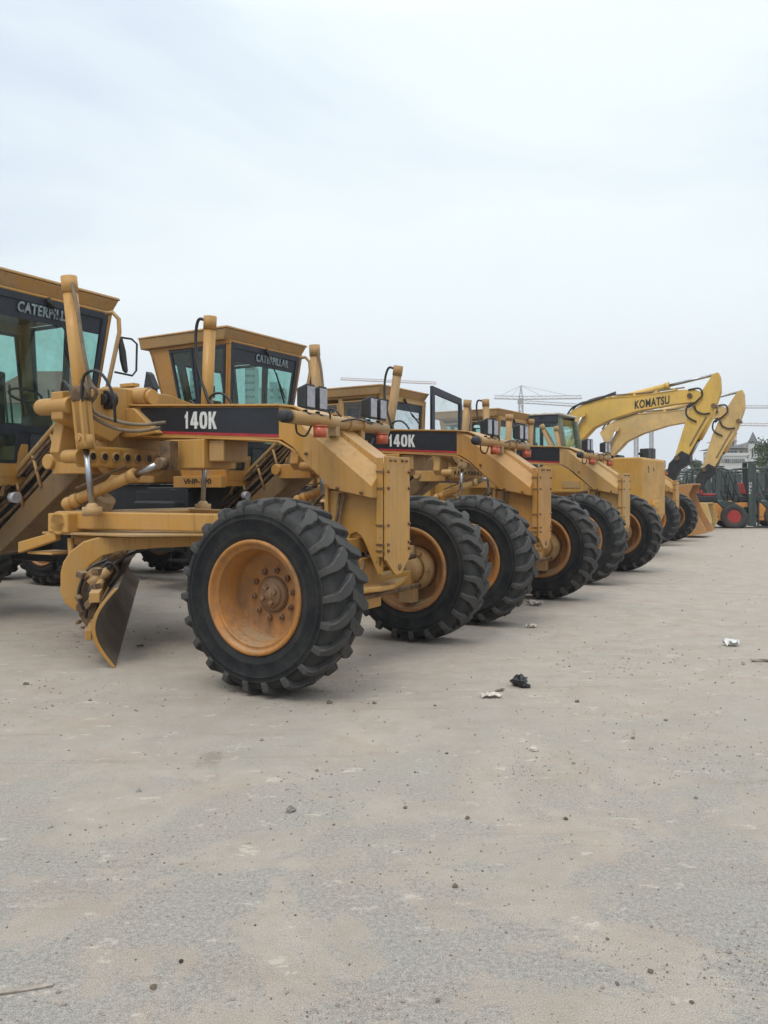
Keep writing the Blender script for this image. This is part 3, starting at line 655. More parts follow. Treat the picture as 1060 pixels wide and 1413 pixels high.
    do = d.build('drawbar', Y, g, .012)
    d = MB(); d.prism([(-2.78, -.86), (-2.78, .86), (-2.0, .84), (-.95, .25), (-.95, -.25), (-1.75, -.84)], 1.012, 1.032, 'Z'); d.build('drawbar_plate', 'tan', do, .004)
    ch = MB(); cl = []
    for k in range(14):
        X = -2.0+.09*k; ch.box(X, X+.07, -.2+.05*math.sin(k*1.7), -.1+.05*math.sin(k*1.7), 1.06, 1.16+.02*math.sin(k*2.3), ('Z', .4*math.sin(k)))
    ch.build('swivel_valves', 'greasy', do, .01)
    cs = MB(); cs.tube([(-2.66, -.62, 1.3), (-2.02, -.495, 1.54)], .052, 14); cs.tube([(-2.66, -.62, 1.3), (-2.6, -.6, 1.32)], .065, 14); cs.ball((-2.72, -.62, 1.28), .065); cs.tube([(-2.07, -.505, 1.52), (-2.0, -.492, 1.547)], .06, 14)
    co = cs.build('side_shift_cylinder', Y, g)
    cs = MB(); cs.tube([(-2.03, -.495, 1.535), (-1.74, -.44, 1.64)], .034, 12); cs.build('rod', 'chrome', co)
    cs = MB(); cs.tube([(-1.74, -.48, 1.64), (-1.74, -.38, 1.64)], .05, 12); cs.box(-1.80, -1.68, -.40, -.30, 1.58, 1.84); cs.build('rod_eye', 'greasy', co)
    hoses(co, [[(-2.55, -.68, 1.42), (-2.3, -.62, 1.52), (-2.05, -.56, 1.62)]], 'hose', 'greasy', .012)
    c = MB(); cx = -2.35
    c.lathe([(.66, .90), (.69, .93), (.69, 1.0), (.6, 1.0), (.56, .94), (.60, .90)], (cx, 0, 0), 'Z', 48, closed=True)
    ci = c.build('circle', Y, g)
    # --- blade assembly turned with the circle (frame e / d)
    ang = o.get('blade', 43); A = R(ang)
    bl = bpy.data.objects.new('blade', None)
    E_ = Vector((math.cos(A), math.sin(A), 0)); D_ = Vector((-math.sin(A), math.cos(A), 0)); O_ = Vector((cx, 0, 0))
    def W(e, d_, z): return O_+E_*e+D_*d_+Vector((0, 0, z))
    def plate(mb, poly, d0, d1):
        n = len(poly); vs = [W(e, d0, z) for e, z in poly]+[W(e, d1, z) for e, z in poly]
        mb.add(vs, [tuple(range(n)), tuple(range(n, 2*n))]+[(i, (i+1) % n, (i+1) % n+n, i+n) for i in range(n)])
    arm = [(.75, .995), (-.1, 1.0), (-.38, 1.0), (-.50, .965), (-.60, .885), (-.66, .79), (-.68, .70), (-.68, .54), (-.65, .45), (-.57, .38), (-.49, .36), (-.50, .52), (-.49, .68), (-.44, .765), (-.34, .84), (-.18, .88), (.1, .90), (.75, .92)]
    for d0_, d1_ in ((-.81, -.73), (.73, .81)):
        a = MB(); plate(a, arm, d0_, d1_); a.build('blade_arm', Y, ci, .01)
    m = MB(); prof = []
    for k in range(13):
        t_ = k/12; z = .005+.625*t_; prof.append((-.19-.165*math.sin(math.pi*(t_*.93+.07*t_*t_))+.02*t_, z))
    back = [(e-.022, z) for e, z in prof[::-1]]
    poly = prof+back; n = len(poly); o0, o1 = -1.395, 2.2
    def WB(e, dd, z): return W(e, dd, z*(1-.06*(dd-o0))+.083*(dd-o0))
    vs = [WB(e, o0, z) for e, z in poly]+[WB(e, o1, z) for e, z in poly]
    m.add(vs, [tuple(range(n)), tuple(range(n, 2*n))]); m.add(vs, [(i, (i+1) % n, (i+1) % n+n, i+n) for i in range(n)])
    m.build('moldboard', 'steel', ci)
    # yellow end rim, back ribs, slide rails
    m = MB()
    pe = [(e+.004, z) for e, z in prof]+[(e-.027, z) for e, z in prof[::-1]]
    vs = [WB(e, o0-.014, z) for e, z in pe]+[WB(e, o0-.002, z) for e, z in pe]; n = len(pe)
    m.add(vs, [tuple(range(n)), tuple(range(n, 2*n))]+[(i, (i+1) % n, (i+1) % n+n, i+n) for i in range(n)])
    for (e0, z0, e1, z1) in ((-.40, .50, -.32, .58), (-.43, .2, -.38, .28)):
        m.hexa([WB(e0, o0+.1, z0), WB(e1, o0+.1, z0), WB(e1, o1-.1, z0), WB(e0, o1-.1, z0), WB(e0, o0+.1, z1), WB(e1, o0+.1, z1), WB(e1, o1-.1, z1), WB(e0, o1-.1, z1)])
    m.build('moldboard_edge', Y, ci, .004)
    for dd in (-.78, .78):
        m = MB()
        pl = [(-.52, .34), (-.54, .45), (-.48, .72), (-.36, .80), (-.26, .70), (-.36, .52), (-.40, .3), (-.44, .2)]
        plate(m, pl, dd-.10, dd-.04); plate(m, pl, dd+.04, dd+.1)
        m.tube([W(-.50, dd-.12, .42), W(-.50, dd+.12, .42)], .05, 10); m.tube([W(-.34, dd-.14, .68), W(-.34, dd+.14, .68)], .04, 10)
        if dd < 0: m.build('blade_bracket', 'greasy', ci, .006)
    m.build('blade_bracket', 'greasy', ci, .006); m = MB()
    rr = random.Random(5)
    for k in range(16): 
        z = rr.uniform(.22, .74); e, dd = rr.uniform(-.12, .03)-.40+.1*(z-.4), rr.uniform(-1.1, -.80); s2 = rr.uniform(.015, .04)
        p = W(e, dd, z); m.box(p.x-s2, p.x+s2, p.y-s2, p.y+s2, p.z-s2*.7, p.z+s2*.7, ('Y', rr.uniform(-.8, .8)))
    m.build('pivot_fittings', 'greasy', ci, .006)
    m = MB(); m.tube([W(-.42, -1.08, .46), W(-.33, -1.02, .66)], .03, 10); m.tube([W(-.4, -1.0, .70), W(-.3, .6, .74)], .05, 12); m.tube([W(-.42, -1.0, .62), W(-.28, -1.0, .74)], .045, 10); m.build('tip_cylinder', 'tan', ci)
    hoses(ci, [[W(-.48, -.90, .40), W(-.52, -.92, .55), W(-.44, -.92, .74), W(-.28, -.9, .82)], [W(-.36, -1.0, .68), W(-.28, -1.02, .8), W(-.20, -1.0, .72), W(-.28, -.98, .60)], [W(-.4, -.95, .5), W(-.3, -1.0, .72), W(-.18, -.9, .82), W(.0, -.5, .88)], [W(-.46, -.96, .34), W(-.44, -1.02, .5), W(-.40, -1.0, .66)]], 'hose', 'hose', .015)
    # rear bracket behind the circle
    m = MB(); m.hexa([(-2.95, -.98, .84), (-2.6, -.86, .96), (-2.6, -.80, .96), (-2.95, -.92, .84), (-2.95, -.98, .94), (-2.6, -.86, 1.04), (-2.6, -.80, 1.04), (-2.95, -.92, .94)])
    m.box(-2.93, -2.6, -.9, -.6, .83, .85); m.tube([(-2.5, -.78, .98), (-2.46, -.80, .72)], .03, 8); m.build('circle_bracket', Y, ci, .008)
    m = MB(); m.tube([(-2.62, -.4, 1.16), (-2.5, -.4, 1.34)], .11, 14)
    for k in range(10):
        a_ = k*.628; m.ball((-2.56+.1*math.cos(a_)*.3, -.4+.1*math.sin(a_), 1.26+.1*math.cos(a_)), .03, 6)
    m.build('circle_drive_motor', 'tan', g)
    # --- cab, engine hood, tandems
    pale_cab(g) if o.get('pale') else cab(g, dict({'body': Y}, **o.get('cab', {})))
    e = MB(); e.box(-8.9, -5.45, -.52, .52, 1.5, 2.25); e.prism([(-8.9, 2.252), (-8.9, 2.35), (-5.6, 2.5), (-5.45, 2.252)], -.45, .45); ho = e.build('engine_hood', Y, g, .03)
    e = MB()
    for k in range(9): e.box(-8.2, -6.6, -.535, -.52, 1.5+.07*k, 1.53+.07*k)
    e.build('grille', 'dark', ho)
    e = MB(); e.tube([(-6.03, 0, 2.4), (-6.03, 0, 3.02)], .085, 14); e.tube([(-6.03, 0, 3.02), (-6.03, 0, 3.06)], .06, 12); e.prism([(-6.16, 2.98), (-6.14, 3.0), (-6.02, 3.04), (-5.92, 2.98), (-6.05, 3.22), (-6.10, 3.26)], -.06, .06); e.build('exhaust_stack', 'dark', ho)
    e = MB(); e.tube([(-7.6, -.1, 2.55), (-7.2, -.1, 2.55)], .13, 16); e.tube([(-7.4, -.1, 2.45), (-7.4, -.1, 2.7)], .06, 12); e.tube([(-7.4, -.1, 2.7), (-7.4, -.1, 2.77)], .12, 12); e.build('air_cleaner', 'dark', ho)
    e = MB(); e.box(-5.6, -4.7, -.5, .5, .75, 1.455); e.box(-8.8, -5.61, -.44, .44, .62, 1.49); e.build('rear_frame', 'dark', g, .02)
    for s_ in (-1, 1):
        t = MB(); t.prism([(-8.45, .5), (-8.5, .7), (-8.35, .88), (-6.4, .88), (-6.2, .7), (-6.3, .5)], s_*.78-.1, s_*.78+.1); t.build('tandem_case', Y, g, .02)
        for X in (-6.85, -8.4): wheel(g, X, s_*1.16, .677, s_ < 0, spin=.3*s_+X)
        t = MB(); t.box(-4.95, -4.6, s_*.58-.10, s_*.58+.10, .9, 1.42); t.build('battery_box', 'dark', g, .015)
        t = MB(); t.box(-4.75, -4.4, s_*.80-.12, s_*.80+.12, .42, .45); t.box(-4.75, -4.72, s_*.84-.03, s_*.84+.03, .45, .80); t.box(-4.43, -4.4, s_*.84-.03, s_*.84+.03, .45, .80); t.build('step', 'dark', g, .004)
        q = MB(); q.tube([(-3.82, s_*.40, 1.33), (-3.74, s_*.40, 1.33)], .055, 12); q.build('work_lamp', 'lamp', g)
    for s_ in (-.65, .65): sl = MB(); sl.box(-4.86, -3.96, s_-.05, s_+.05, 1.44, 1.60); sl.build('cab_sill', Y, g, .006)
    if o.get('plate_no'):
        text_on('number_lettering', o['plate_no'], 'hose', g, (-4.66, -.703, 1.49), (1, 0, 0), (0, 0, 1), .075, .52, .012)
    return g

G = []
G.append(grader('nearest motor grader, its curved blade arm, steel moldboard and 140K band in full view', -.221, 6.679, 29.1,
    dict(name='140K', first=True, spin=.1, cab=dict(brand=(-.51, .73), mirror2=False))))
G.append(grader('second motor grader, 140K band partly behind orange signal, VHP-190 on its cab sill', 1.54, 9.60, 31.0,
    dict(name='140K', mat='yellow_two', tx=-1.62, lifts=((-2.22, -.95, 3.18), (-2.04, .8, 3.14)), plate_no='VHP-190', spin=.25, blade=30, cab=dict(brand=(-.30, .72), mirror2=False))))
G.append(grader('third motor grader in the row, low cab roof with its dark cab door standing open', 3.56, 13.2, 31.5,
    dict(name=None, spin=.5, blade=10, mat='yellow_three', lifts=((-1.97, -.95, 2.9), (-2.44, .8, 3.1)), cab=dict(zt=3.12, style='b', taper=.15, glass='glassclear', mirror=False))))
# open door of the third grader, hinged at the front left corner of its cab
def open_door(g):
    f = MB(); x0 = -3.62; y0, y1 = .86, 2.15
    f.box(x0-.03, x0+.03, y0, y0+.10, 1.55, 3.30); f.box(x0-.03, x0+.03, y1-.07, y1, 1.55, 3.18)
    f.hexa([(x0-.03, y0, 3.30), (x0+.03, y0, 3.30), (x0+.03, y1, 3.18), (x0-.03, y1, 3.18), (x0-.03, y0, 3.44), (x0+.03, y0, 3.44), (x0+.03, y1, 3.31), (x0-.03, y1, 3.31)])
    f.box(x0-.03, x0+.03, y0+.1, y1-.07, 1.55, 1.9)
    d = f.build('open_door', 'frameblue', g, .01)
    p = MB(); p.box(x0-.004, x0+.004, y0+.09, y1-.06, 1.9, 3.25); p.build('pane', 'glassclear', d)
open_door(G[2])
G.append(grader('farthest motor grader in the row, pale cab roof, its push plate beside the excavator bucket', 7.45, 21.7, 31.5,
    dict(name=None, spin=.8, blade=0, pale=True, lifts=((-3.04, -.95, 3.22), (-2.62, -.97, 3.16)))))

# ------------------------------------------------------------------ grader with a square front block
def block_grader(x, y, h):
    g = thing('motor_grader', 'fourth grader, with a tall square yellow block hung on its front', 'motor grader', (x, y, 0), -R(h), 'motor graders parked side by side')
    b = MB(); b.box(-1.55, -.002, -.80, .80, 1.35, 2.05); b.box(-4.5, -.2, -.3, .3, .9, 1.6)
    ho = b.build('front_frame', 'yellow_b', g, .03)
    s = MB(); s.box(-.25, -.22, -.812, -.80, 1.4, 2.0); s.box(-.62, -.60, -.812, -.80, 1.4, 2.0); s.build('panel_seam', 'tan', ho)
    for k in range(2):
        t = MB(); t.box(-1.1+.55*k, -.7+.5*k, -.814, -.80, 1.45, 1.6); t.build('vent', 'tan', ho, .004)
    c = MB(); c.prism([(.0, 2.07), (.0, .95), (.2, .72), (.50, .66), (.62, .90), (.62, 2.03), (.58, 2.07)], -.88, .88)
    co = c.build('front_block', 'yellow_b', g, .03)
    c = MB(); c.box(.62, .72, -.3, .3, 1.02, 1.12); c.prism([(-.26, 1.12), (.26, 1.12), (.2, 1.2), (-.2, 1.2)], .62, .69, 'X'); c.build('tow_hitch', 'yellow_b', co, .01)
    c = MB()
    for yy, zz in ((-.45, 1.87), (-.45, 1.80), (-.05, 1.84)): c.lathe([(.045, .0), (.045, .004), (.0001, .005)], (.62, yy, zz), 'X', 14)
    c.build('port', 'greasy', co)
    c = MB(); c.box(.38, .56, -.25, .02, 2.075, 2.27); c.box(.38, .56, .06, .33, 2.075, 2.29); c.tube([(.4, -.35, 2.16), (.4, .4, 2.16)], .03, 8); c.build('headlight_box', 'dark', g, .02)
    n0 = set(g.children); cab(g, dict(zt=3.06, taper=.5, mirror=False, style='b'))
    for ch in set(g.children)-n0: ch.location.x += 1.15
    q = MB(); q.box(-7.5, -4.5, -.5, .5, 1.1, 2.2); q.build('engine_hood', 'yellow_b', g, .03)
    for (tx, ty, tz) in ((-2.25, -.95, 3.06), (-2.50, .85, 3.1)):
        m = MB(); m.tube([(tx-.06, ty, 1.7), (tx, ty, tz)], .07, 14); m.tube([(tx-.003, ty, tz-.12), (tx, ty, tz+.005)], .085, 12); mo = m.build('lift_cylinder', 'tan', g)
        m = MB(); m.tube([(tx-.08, ty, 1.3), (tx-.06, ty, 1.7)], .035, 10); m.build('rod', 'chrome', mo)
    for X in (-.25, -5.2, -6.7):
        for s_ in (-1, 1): wheel(g, X, s_*1.12, .677, s_ < 0, spin=X+s_)
        q = MB(); q.box(X-.12, X+.12, -.9, .9, .55, .8); q.build('axle', 'dark', g, .02)
    return g
block_grader(5.15, 17.35, 33)

# ------------------------------------------------------------------ excavators (outline traced, real thickness)
def bp(u, v, pose, c):
    x, y, h = pose; h = R(h); r = ((u-530)/F_PX, 1, (HOR-v)/F_PX)
    fx = (math.cos(h), -math.sin(h)); lf = (math.sin(h), math.cos(h))
    oX = -x*fx[0]-y*fx[1]; oY = -x*lf[0]-y*lf[1]; rX = r[0]*fx[0]+r[1]*fx[1]; rY = r[0]*lf[0]+r[1]*lf[1]
    t = (c-oY)/rY; return (oX+t*rX, EYE+t*r[2])
def excavator(label, pose, du, dv, sc, near):
    g = thing('excavator', label, 'excavator', (pose[0], pose[1], 0), -R(pose[2]), 'excavators behind the graders')
    ex = 'exc1' if near else 'exc2'
    def P(pts, c=-.2): return [bp(985+(u-985)*sc+du, 518+(v-518)*sc+dv, pose, c) for u, v in pts]
    boom = [(786, 592), (779, 577), (790, 566), (806, 557), (830, 550), (880, 546), (935, 538), (958, 537), (968, 541), (970, 548), (966, 553), (930, 557), (880, 566), (842, 578), (818, 590), (805, 604), (798, 612)]
    b = MB(); b.prism(P(boom), -.2, .2); bo = b.build('boom', ex, g, .012)
    f = MB(); tp = P([(806, 557), (830, 550), (880, 546), (935, 538)]); bt = P([(966, 553), (930, 557), (880, 566), (842, 578), (818, 590), (805, 604)])
    for pl in (tp, bt):
        for (x0, z0), (x1, z1) in zip(pl, pl[1:]): f.hexa([(x0, -.22, z0-.012), (x1, -.22, z1-.012), (x1, .22, z1-.012), (x0, .22, z0-.012), (x0, -.22, z0+.012), (x1, -.22, z1+.012), (x1, .22, z1+.012), (x0, .22, z0+.012)])
    f.build('boom_flange', ex, bo)
    arm = [(983, 516), (990, 513), (993, 520), (994, 540), (984, 570), (964, 602), (945, 636), (938, 638), (929, 636), (946, 580), (961, 548), (970, 536)]
    b = MB(); b.prism(P(arm), -.16, .16); ao = b.build('arm', ex, g, .012)
    p0, p1, p2 = P([(843, 551), (922, 531), (984, 516)])
    b = MB(); b.tube([(p0[0], 0, p0[1]), (p1[0], 0, p1[1])], .095, 14); b.tube([(p1[0]-.12, 0, p1[1]-.02), (p1[0], 0, p1[1])], .115, 14); c = b.build('arm_cylinder', ex, bo)
    b = MB(); b.tube([(p1[0], 0, p1[1]), (p2[0], 0, p2[1])], .045, 10); b.build('rod', 'chrome', c)
    q0, q1, q2 = P([(974, 576), (957, 606), (944, 634)])
    b = MB(); b.tube([(q0[0]+.12, 0, q0[1]), (q1[0]+.14, 0, q1[1])], .08, 12); c = b.build('bucket_cylinder', ex, ao)
    b = MB(); b.tube([(q1[0]+.14, 0, q1[1]), (q2[0]+.1, 0, q2[1])], .04, 10); b.build('rod', 'chrome', c)
    # boom lift cylinders
    q0, q1 = P([(806, 572), (790, 606)])
    for yy in (-.3, .3):
        b = MB(); b.tube([(q0[0], yy, q0[1]), (q1[0], yy, q1[1])], .05, 10); c = b.build('boom_cylinder', 'lampless' if 0 else 'chrome', bo)
        b = MB(); b.tube([(q1[0], yy, q1[1]), (q1[0]-.6, yy, q1[1]-1.0)], .085, 12); b.build('barrel', ex, c)
        b = MB(); b.tube([(q0[0], yy-.05, q0[1]), (q0[0], yy+.05, q0[1])], .09, 12); b.build('pin_eye', ex, c)
    # hoses over the boom and at the elbow
    def H(pts, yy, name='hose'): 
        hoses(bo, [[(a, yy, c) for a, c in P(pts, yy)]], name, 'hose', .028)
    H([(783, 572), (792, 561), (812, 555), (840, 546), (850, 543)], -.23); H([(790, 566), (800, 557), (822, 551), (850, 541)], -.12)
    H([(950, 538), (965, 536), (969, 545), (962, 553), (950, 562)], -.22); H([(958, 560), (961, 567), (970, 571), (980, 570)], -.2); H([(955, 556), (948, 562), (948, 574), (961, 582)], -.2)
    for yy in (-.11, .02):
        hoses(bo, [[(a, yy, c+.05) for a, c in P([(812, 554.5), (832, 549), (860, 546.5), (890, 544), (925, 539.5), (945, 537)], yy)]], 'pipe', 'tanhose', .022)
    for yy in (-.17,):
        hoses(ao, [[(a, yy, c) for a, c in P([(975, 575), (966, 590), (952, 615)], yy)]], 'pipe', 'tanhose', .022)
    for u, v in ((952, 546), (985, 560), (934, 632)):
        (a, c), = P([(u, v)], -.2); q = MB(); q.tube([(a, -.26, c), (a, .26, c)], .075, 14); q.build('pin', 'greasy', bo if u == 952 else ao)
    for u, v in ((840, 549), (875, 546), (905, 542), (930, 539)):
        (a, c), = P([(u, v)]); b = MB(); b.box(a-.04, a+.04, -.16, .16, c-.02, c+.07); b.build('hose_clamp', ex, bo)
    if near:
        (a, c), (a2, c2) = P([(876, 564.5), (923, 557.5)], -.2); hgt = P([(876, 554.5)], -.2)[0][1]-c
        text_on('boom_lettering', 'KOMATSU', 'hose', bo, (a, -.206, c), (a2-a, 0, c2-c), (0, 0, 1), hgt*1.15, math.hypot(a2-a, c2-c)*1.02, .022, 1.1)
    # linkage and bucket
    (lx, lz), = P([(938, 634)]); 
    b = MB(); b.prism([(lx-.12, lz+.1), (lx-.32, lz-.12), (lx-.42, lz-.62), (lx-.2, lz-.66), (lx-.02, lz-.3), (lx+.3, lz-.1), (lx+.3, lz+.12), (lx+.05, lz+.26)], -.2, .2); b.build('bucket_link', 'dark', g, .01)
    if near:
        bk = P([(925, 671), (958, 668), (951, 683), (962, 707), (976, 735), (974, 739), (945, 744), (930, 741), (922, 706)], -.5)
    else:
        bk = [(lx-.9, .9), (lx+.1, .95), (lx+.25, .3), (lx+.1, .05), (lx-.5, .05), (lx-.95, .3)]
    z_min = min(z for _, z in bk); bk = [(a, z-z_min+.02 if z < .3 else z) for a, z in bk]
    b = MB()
    for yy in (-.62, .58): b.prism(bk, yy, yy+.04)
    n = len(bk)
    for i in (n-1, 0) if near else (3, 4, 5, 0): 
        (x0, z0), (x1, z1) = bk[i], bk[(i+1) % n]; d = Vector((x1-x0, 0, z1-z0)).normalized(); nn = Vector((-d.z, 0, d.x))*.02
        b.hexa([(x0-nn.x, -.6, z0-nn.z), (x1-nn.x, -.6, z1-nn.z), (x1-nn.x, .6, z1-nn.z), (x0-nn.x, .6, z0-nn.z), (x0+nn.x, -.6, z0+nn.z), (x1+nn.x, -.6, z1+nn.z), (x1+nn.x, .6, z1+nn.z), (x0+nn.x, .6, z0+nn.z)])
    if near:
        for i in (5, 6):
            (x0, z0), (x1, z1) = bk[i], bk[i+1]; b.hexa([(x0, -.6, z0), (x1, -.6, z1), (x1, .6, z1), (x0, .6, z0), (x0, -.6, z0+.03), (x1, -.6, z1+.03), (x1, .6, z1+.03), (x0, .6, z0+.03)])
    b.build('bucket', 'bucketpaint' if near else ex, g, .008)
    # house, cab, tracks (mostly hidden)
    fx, _ = P([(790, 600)])[0]
    b = MB(); b.box(fx-3.3, fx+.25, -1.25, 1.25, 1.05, 1.9); b.build('house', ex, g, .05)
    b = MB(); b.box(fx-1.2, fx+.3, .35, 1.25, 1.902, 2.75); c = b.build('operator_cab', 'frameblue', g, .06)
    b = MB(); b.box(fx-.9, fx-.1, 1.252, 1.262, 2.05, 2.6); b.box(fx+.302, fx+.312, .45, 1.15, 1.95, 2.6); b.build('cab_window', 'mat_win', c)
    for s_ in (-1, 1):
        b = MB(); b.prism([(fx-3.4, .45), (fx-3.2, .1), (fx-2.9, .0), (fx+.2, .0), (fx+.5, .1), (fx+.7, .45), (fx+.5, .8), (fx+.2, .9), (fx-2.9, .9), (fx-3.2, .8)], s_*1.05-.3, s_*1.05+.3); b.build('track', 'dark', g, .04)
    b = MB(); b.box(fx-2.2, fx-.6, -.75, .75, .4, 1.05); b.build('undercarriage', 'dark', g)
M['bucketpaint'] = paint('bucket_paint', (.50, .235, .06), dust=(.3, .2, .12), dustamt=.7, rust=.6)
M['exc1'] = paint('lemon_yellow_paint', (.64, .40, .07), dust=(.45, .36, .2), dustamt=.3, rust=.15)
M['exc2'] = paint('faded_yellow_paint', (.60, .40, .14), dust=(.4, .31, .2), dustamt=.5, rust=.2)
excavator('near excavator with KOMATSU on its raised yellow boom, orange bucket resting on the ground', (9.4, 24.4, 31), 0, 0, 1, True)
excavator('farther excavator whose paler unlettered boom shows below and beyond the lettered boom', (11.6, 28.6, 31), 34, 24, .93, False)

# ------------------------------------------------------------------ forklifts
def forklift():
    g = thing('forklift', '', 'forklift')
    b = MB(); b.prism([(-1.55, .28), (-1.7, .55), (-1.62, .9), (-1.2, .95), (-.55, .93), (-.35, .72), (-.38, .28)], -.5, .5); bo = b.build('body', 'orange', g, .03)
    b = MB(); b.prism([(-.55, .935), (-.52, 1.0), (-.3, 1.02), (.0, .98), (.3, .8), (.42, .6), (.42, .5), (-.36, .5), (-.34, .74)], -.48, .48); b.build('fender', 'teal', g, .02)
    b = MB(); b.box(-1.15, -.75, -.505, -.495, .55, .78); b.box(-1.5, -.5, -.506, -.5, .40, .43); b.build('side_vent', 'dark', bo)
    b = MB(); b.box(-1.35, -.5, -.42, .42, .952, 1.18); b.build('engine_cover', 'dark', g, .04)
    b = MB(); b.box(-1.0, -.55, -.25, .25, 1.185, 1.28); b.hexa([(-1.1, -.25, 1.25), (-.98, -.25, 1.25), (-.98, .25, 1.25), (-1.1, .25, 1.25), (-1.2, -.23, 1.68), (-1.08, -.23, 1.68), (-1.08, .23, 1.68), (-1.2, .23, 1.68)]); b.build('seat', 'red', g, .03)
    for s_ in (-1, 1):
        b = MB(); b.tube([(-1.5, s_*.45, .95), (-1.42, s_*.45, 2.12), (-1.3, s_*.45, 2.2), (-.35, s_*.45, 2.22), (-.15, s_*.45, 2.14), (.25, s_*.45, 1.0)], .035, 8); b.build('guard_post', 'teal', g)
    b = MB()
    for k in range(6): b.box(-1.3+.18*k, -1.26+.18*k, -.45, .45, 2.19, 2.23)
    b.build('overhead_guard', 'teal', g)
    b = MB(); b.tube([(-.1, 0, .9), (-.3, 0, 1.35)], .03, 8); b.tube([(-.36, -.17, 1.38), (-.36, .17, 1.38)], .02, 8); b.tube([(-.36, -.17, 1.38), (-.22, -.17, 1.30)], .02, 8); b.build('steering_wheel', 'dark', g)
    for s_ in (-1, 1):
        b = MB(); b.box(.58, .74, s_*.36-.05, s_*.36+.05, .08, 2.42); b.box(.76, .88, s_*.30-.04, s_*.30+.04, .10, 2.40); b.build('mast_rail', 'teal', g, .008)
    b = MB(); b.box(.6, .9, -.38, .38, 2.422, 2.47); b.box(.6, .72, -.31, .31, 1.2, 1.28); b.box(.89, .93, -.5, .5, .95, 1.02); b.box(.89, .93, -.5, .5, .45, .52)
    for yy in (-.35, -.12, .12, .35): b.box(.9, .925, yy-.02, yy+.02, 1.02, 1.5)
    b.box(.9, .925, -.45, .45, 1.5, 1.54); b.build('carriage', 'teal', g, .006)
    for s_ in (-1, 1):
        b = MB(); b.box(.93, .98, s_*.3-.06, s_*.3+.06, .05, 1.0); b.box(.98, 2.0, s_*.3-.06, s_*.3+.06, .03, .07); b.build('fork', 'teal', g, .005)
        b = MB(); b.tube([(.66, s_*.22, .3), (.66, s_*.22, 1.5)], .04, 8); b.build('mast_cylinder', 'dark', g)
    for X, r_, w_ in ((.0, .44, .14), (-1.3, .33, .11)):
        for s_ in (-1, 1):
            b = MB(); b.lathe([(r_*.55, -w_*.9), (r_*.9, -w_), (r_, -w_*.8), (r_, w_*.8), (r_*.9, w_), (r_*.55, w_*.9)], (X, s_*.56, r_), n=28, closed=True); w = b.build('wheel', 'tyre', g)
            b = MB(); b.lathe([(r_*.2, -w_*.5), (r_*.18, -w_*.8), (.0001, -w_*.82)], (X, s_*.56, r_), n=16); b.lathe([(r_*.2, w_*.5), (r_*.18, w_*.8), (.0001, w_*.82)], (X, s_*.56, r_), n=16); b.build('hub_cap', 'dark', w)
            b = MB(); b.lathe([(r_*.6, -w_*.85), (r_*.5, -w_*.5), (r_*.3, -w_*.35), (r_*.12, -w_*.6), (.0001, -w_*.6)], (X, s_*.56, r_), n=24); b.lathe([(r_*.6, w_*.85), (r_*.5, w_*.5), (r_*.3, w_*.35), (r_*.12, w_*.6), (.0001, w_*.6)], (X, s_*.56, r_), n=24); b.build('rim', 'red', w)
    return g
def copy_tree(o, parent=None):
    c = o.copy(); COL.objects.link(c)
    if parent: c.parent = parent
    for ch in o.children: copy_tree(ch, c)
    return c
def at(px, z): return ((px-530)/F_PX*z, z)
fl = forklift()
x, y = at(1006, 30.5); fl.location = (x, y, 0); fl.rotation_euler = (0, 0, R(-8)); fl['label'] = 'front forklift with orange body, red wheel and tall dark mast, beside the excavator bucket'; fl['group'] = 'forklifts parked beyond the graders'
text_on('mast_lettering', 'H', 'white', fl, (.60, -.415, 1.62), (1, 0, 0), (0, 0, 1), .08, .09, .03)
for i, ch in enumerate('ELI'): text_on('mast_lettering', ch, 'white', fl, (.60, -.415, 1.50-.12*i), (1, 0, 0), (0, 0, 1), .08, .09 if ch != 'I' else .04, .03)
lettering = [c for c in fl.children if c.name.startswith('mast_lettering')]
FLS = [(1066, 30.5, -10, 'second forklift, red fender and dark wheel cut off by the right edge of the photo'),
       (968, 36, -14, 'forklift just behind the front orange one, its guard showing over the excavator bucket'),
       (1038, 36, -12, 'forklift behind and right of the front mast'),
       (955, 42, -8, 'forklift in the back row nearest the excavator arms'), (985, 42, -10, 'forklift in the back row behind the red seat'),
       (1015, 42, -12, 'forklift in the back row behind the tall front mast'), (1045, 42, -9, 'forklift in the back row below the tree at the right edge'),
       (970, 49, -12, 'far forklift in front of the white building left corner'), (1000, 49, -9, 'far forklift in front of the white building'), (1030, 49, -11, 'far forklift below the turret house'), (1060, 49, -10, 'far forklift at the right edge of the photo')]
for px, z, a, lb in FLS:
    c = copy_tree(fl); x, y = at(px, z); c.location = (x, y, 0); c.rotation_euler = (0, 0, R(a)); c['label'] = lb; c['group'] = 'forklifts parked beyond the graders'
    for ch in list(c.children):
        if ch.name.startswith('mast_lettering'): bpy.data.objects.remove(ch); continue
        if ch.name.startswith('seat') and z > 31:
            ch.material_slots[0].link = 'OBJECT'; ch.material_slots[0].material = M['interior']

